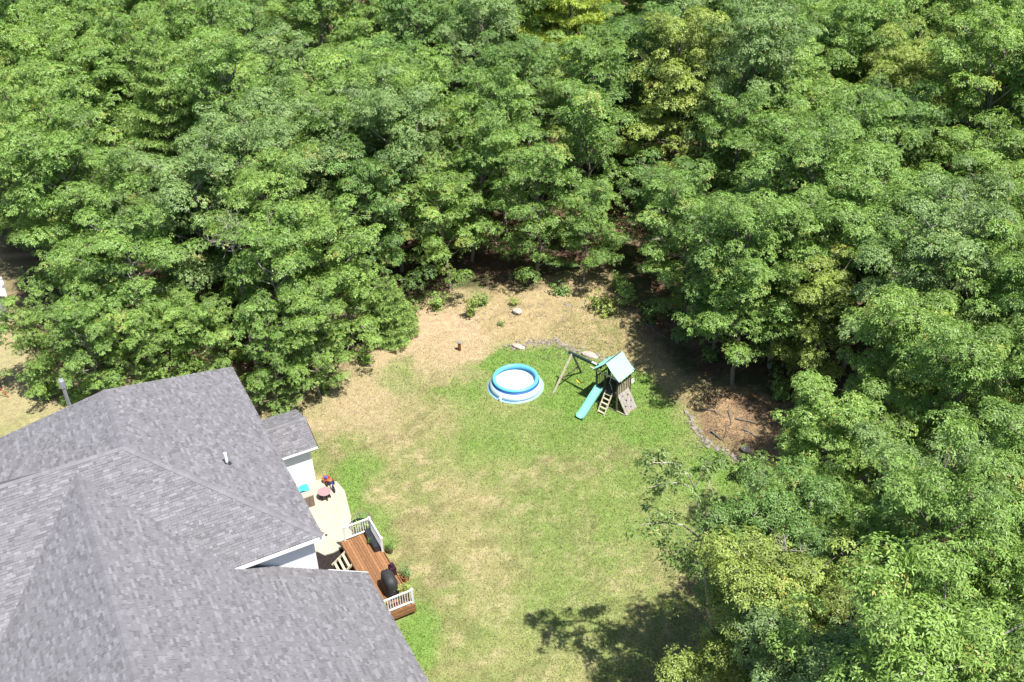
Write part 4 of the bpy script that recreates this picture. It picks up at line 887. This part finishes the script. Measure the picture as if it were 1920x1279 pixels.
    # slide: a trough that dips and levels out
    def slide(b):
        pr = [(V0-.02, DK+.03), (V0-.22, DK), (V0-.8, .84), (V0-1.4, .44), (V0-1.8, .2), (V0-2.08, .13)]; cs = [(-.27, .16), (-.24, .17), (-.21, .02), (0, 0), (.21, .02), (.24, .17), (.27, .16)]
        vs_ = [Wd(2.52+a_-.1*0, v_, z_+h) for v_, z_ in pr for a_, h in cs]; m = len(cs); b.add(vs_, [(i*m+j, i*m+j+1, (i+1)*m+j+1, (i+1)*m+j) for i in range(len(pr)-1) for j in range(m-1)])
        under = [Wd(2.52+a_, v_, z_-.03+(.0)) for v_, z_ in pr for a_ in (-.27, .27)]; b.add(under, [(i*2, (i+1)*2, (i+1)*2+1, i*2+1) for i in range(len(pr)-1)])
        for sgn in (-1, 1):
            q = [Wd(2.52+sgn*.27, v_, z_+h) for v_, z_ in pr for h in (.16, -.03)]; b.add(q, [(i*2, i*2+1, i*2+3, i*2+2) for i in range(len(pr)-1)])
    P_('slide', 'slide', slide, e, False)
    # ladder
    for u_ in (2.97, 3.47): P_('ladder_side', 'playpale', lambda b: b.bar(Wd(u_, V0-.02, DK+.05), Wd(u_, V0-.82, 0), .05, .09))
    for k in range(5): t = (k+.4)/5; P_('ladder_rung', 'playpale', lambda b: b.box(Wd(2.97, V0-.08-.8*(1-t), DK*t-.01), u3*.5, v3*.11, Z*.035))
    P_('ground_beam', 'playpale', lambda b: b.bar(Wd(2.3, V0-.05, .05), Wd(4.45, V0-.03, .05), .06, .09)); P_('ground_beam', 'playwood', lambda b: b.bar(Wd(2.3, V1, .05), Wd(3.9, V1, .05), .06, .09))
    # climbing wall, five boards and holds
    n_ = norm(u3*1.2+Z*.75)
    for k in range(5):
        v_ = V0-.02+k*.225; p, q = Wd(3.84, v_, 1.22), Wd(4.52, v_, 0.02); P_('climbing_board', 'climb', lambda b: b.box(p, q-p, v3*.215, n_*.03))
    for k, (s_, t, mt) in enumerate([(.15, .3, 'blue'), (.25, .75, 'dark'), (.42, .45, 'dark'), (.55, .8, 'blue'), (.62, .2, 'dark'), (.78, .6, 'blue'), (.88, .3, 'yellow')]):
        p = Wd(3.84, V0+t*1.05, 1.22)*(1-s_)+Wd(4.52, V0+t*1.05, .02)*s_+n_*.05; P_('hand_hold', mt, lambda b: b.blob(p, .055, 1, .15, k))
    P_('steering_wheel', 'white', lambda b: [b.tube([Wd(3.92, 1.05+.16*cos(t), 1.55+.16*sin(t)) for t in np.linspace(0, 2*pi, 17)], .018, 6, False), b.tube([Wd(3.92, .9, 1.55), Wd(3.92, 1.2, 1.55)], .015, 5), b.tube([Wd(3.92, 1.05, 1.4), Wd(3.92, 1.05, 1.7)], .015, 5)])
    P_('rope', 'playpale', lambda b: b.tube([Wd(2.9, .1, 2.3), Wd(3.0, .05, 1.9), Wd(2.98, -.05, 1.6), Wd(3.15, -.1, 1.45), Wd(3.25, -.15, 1.25)], .03, 7))
playset()
# ------------------------------------------------------------------ small things in the yard and at the left edge
g = G(862, 657); e = empty('marker_post', g, 'short brown post with a pale cap standing on the dry grass left of the pool', 'post')
b = MB(); b.tube([g-Z*.1, g+Z*.62], .10, 12); b.build('post', M['cedard'], e); b = MB(); b.tube([g+Z*.62, g+Z*.70], [.15, .12], 12); b.build('cap', M['metal'], e)
def shed():
    c = G(-14, 592, 0); c[2] = 0; e = empty('small_shed', c, 'little shed with a pale metal roof at the left edge under the trees', 'shed')
    b = MB(); b.box(c-A*1.2-B*1.1, A*2.4, B*2.2, Z*2.0); b.build('wall', M['siding2'], e)
    for k in range(9):
        b = MB(); b.box(c-A*1.23-B*(1.1-.245*k), A*-.03, B*.23, Z*2.0); b.build('wall_board', M['siding2'], e)
    rr = []
    for s_ in (-1, 1):
        b = MB(); p = c+Z*2.6-A*1.45; b.add([p, p+A*2.9, p+A*2.9+B*s_*1.35-Z*.6, p+B*s_*1.35-Z*.6, p-Z*.05, p+A*2.9-Z*.05, p+A*2.9+B*s_*1.35-Z*.65, p+B*s_*1.35-Z*.65], [(0, 1, 2, 3), (7, 6, 5, 4), (0, 3, 7, 4), (1, 5, 6, 2), (3, 2, 6, 7)]); b.build('roof', M['tarp'], e)
    b = MB(); b.box(c-A*1.27-B*.4, A*.04, B*.8, Z*1.75); b.build('door', M['white'], e)
shed()
def playframe():
    c = G(-12, 735, 0); c[2] = 0; e = empty('swing_frame', c, 'small swing frame with red legs and a blue cover at the left edge', 'swing')
    for s_ in (-1, 1):
        for t in (-.7, .7): b = MB(); b.tube([c+A*t*1.6+B*s_*.8, c+A*t*1.0+Z*1.9], .03, 8); b.build('leg', M['red'], e)
    b = MB(); b.tube([c-A*.75+Z*1.9, c+A*.75+Z*1.9], .035, 8); b.build('top_bar', M['red'], e)
    b = MB(); b.add([c-A*.7+Z*1.95, c+A*.7+Z*1.95, c+A*.75+B*.75+Z*1.5, c-A*.75+B*.75+Z*1.5, c+A*.75-B*.75+Z*1.5, c-A*.75-B*.75+Z*1.5], [(0, 1, 2, 3), (1, 0, 5, 4)]); b.build('canopy', M['blue'], e)
    b = MB(); b.box(c-A*.35-B*.2+Z*.5, A*.7, B*.4, Z*.06); b.build('seat', M['maroon'], e)
playframe()
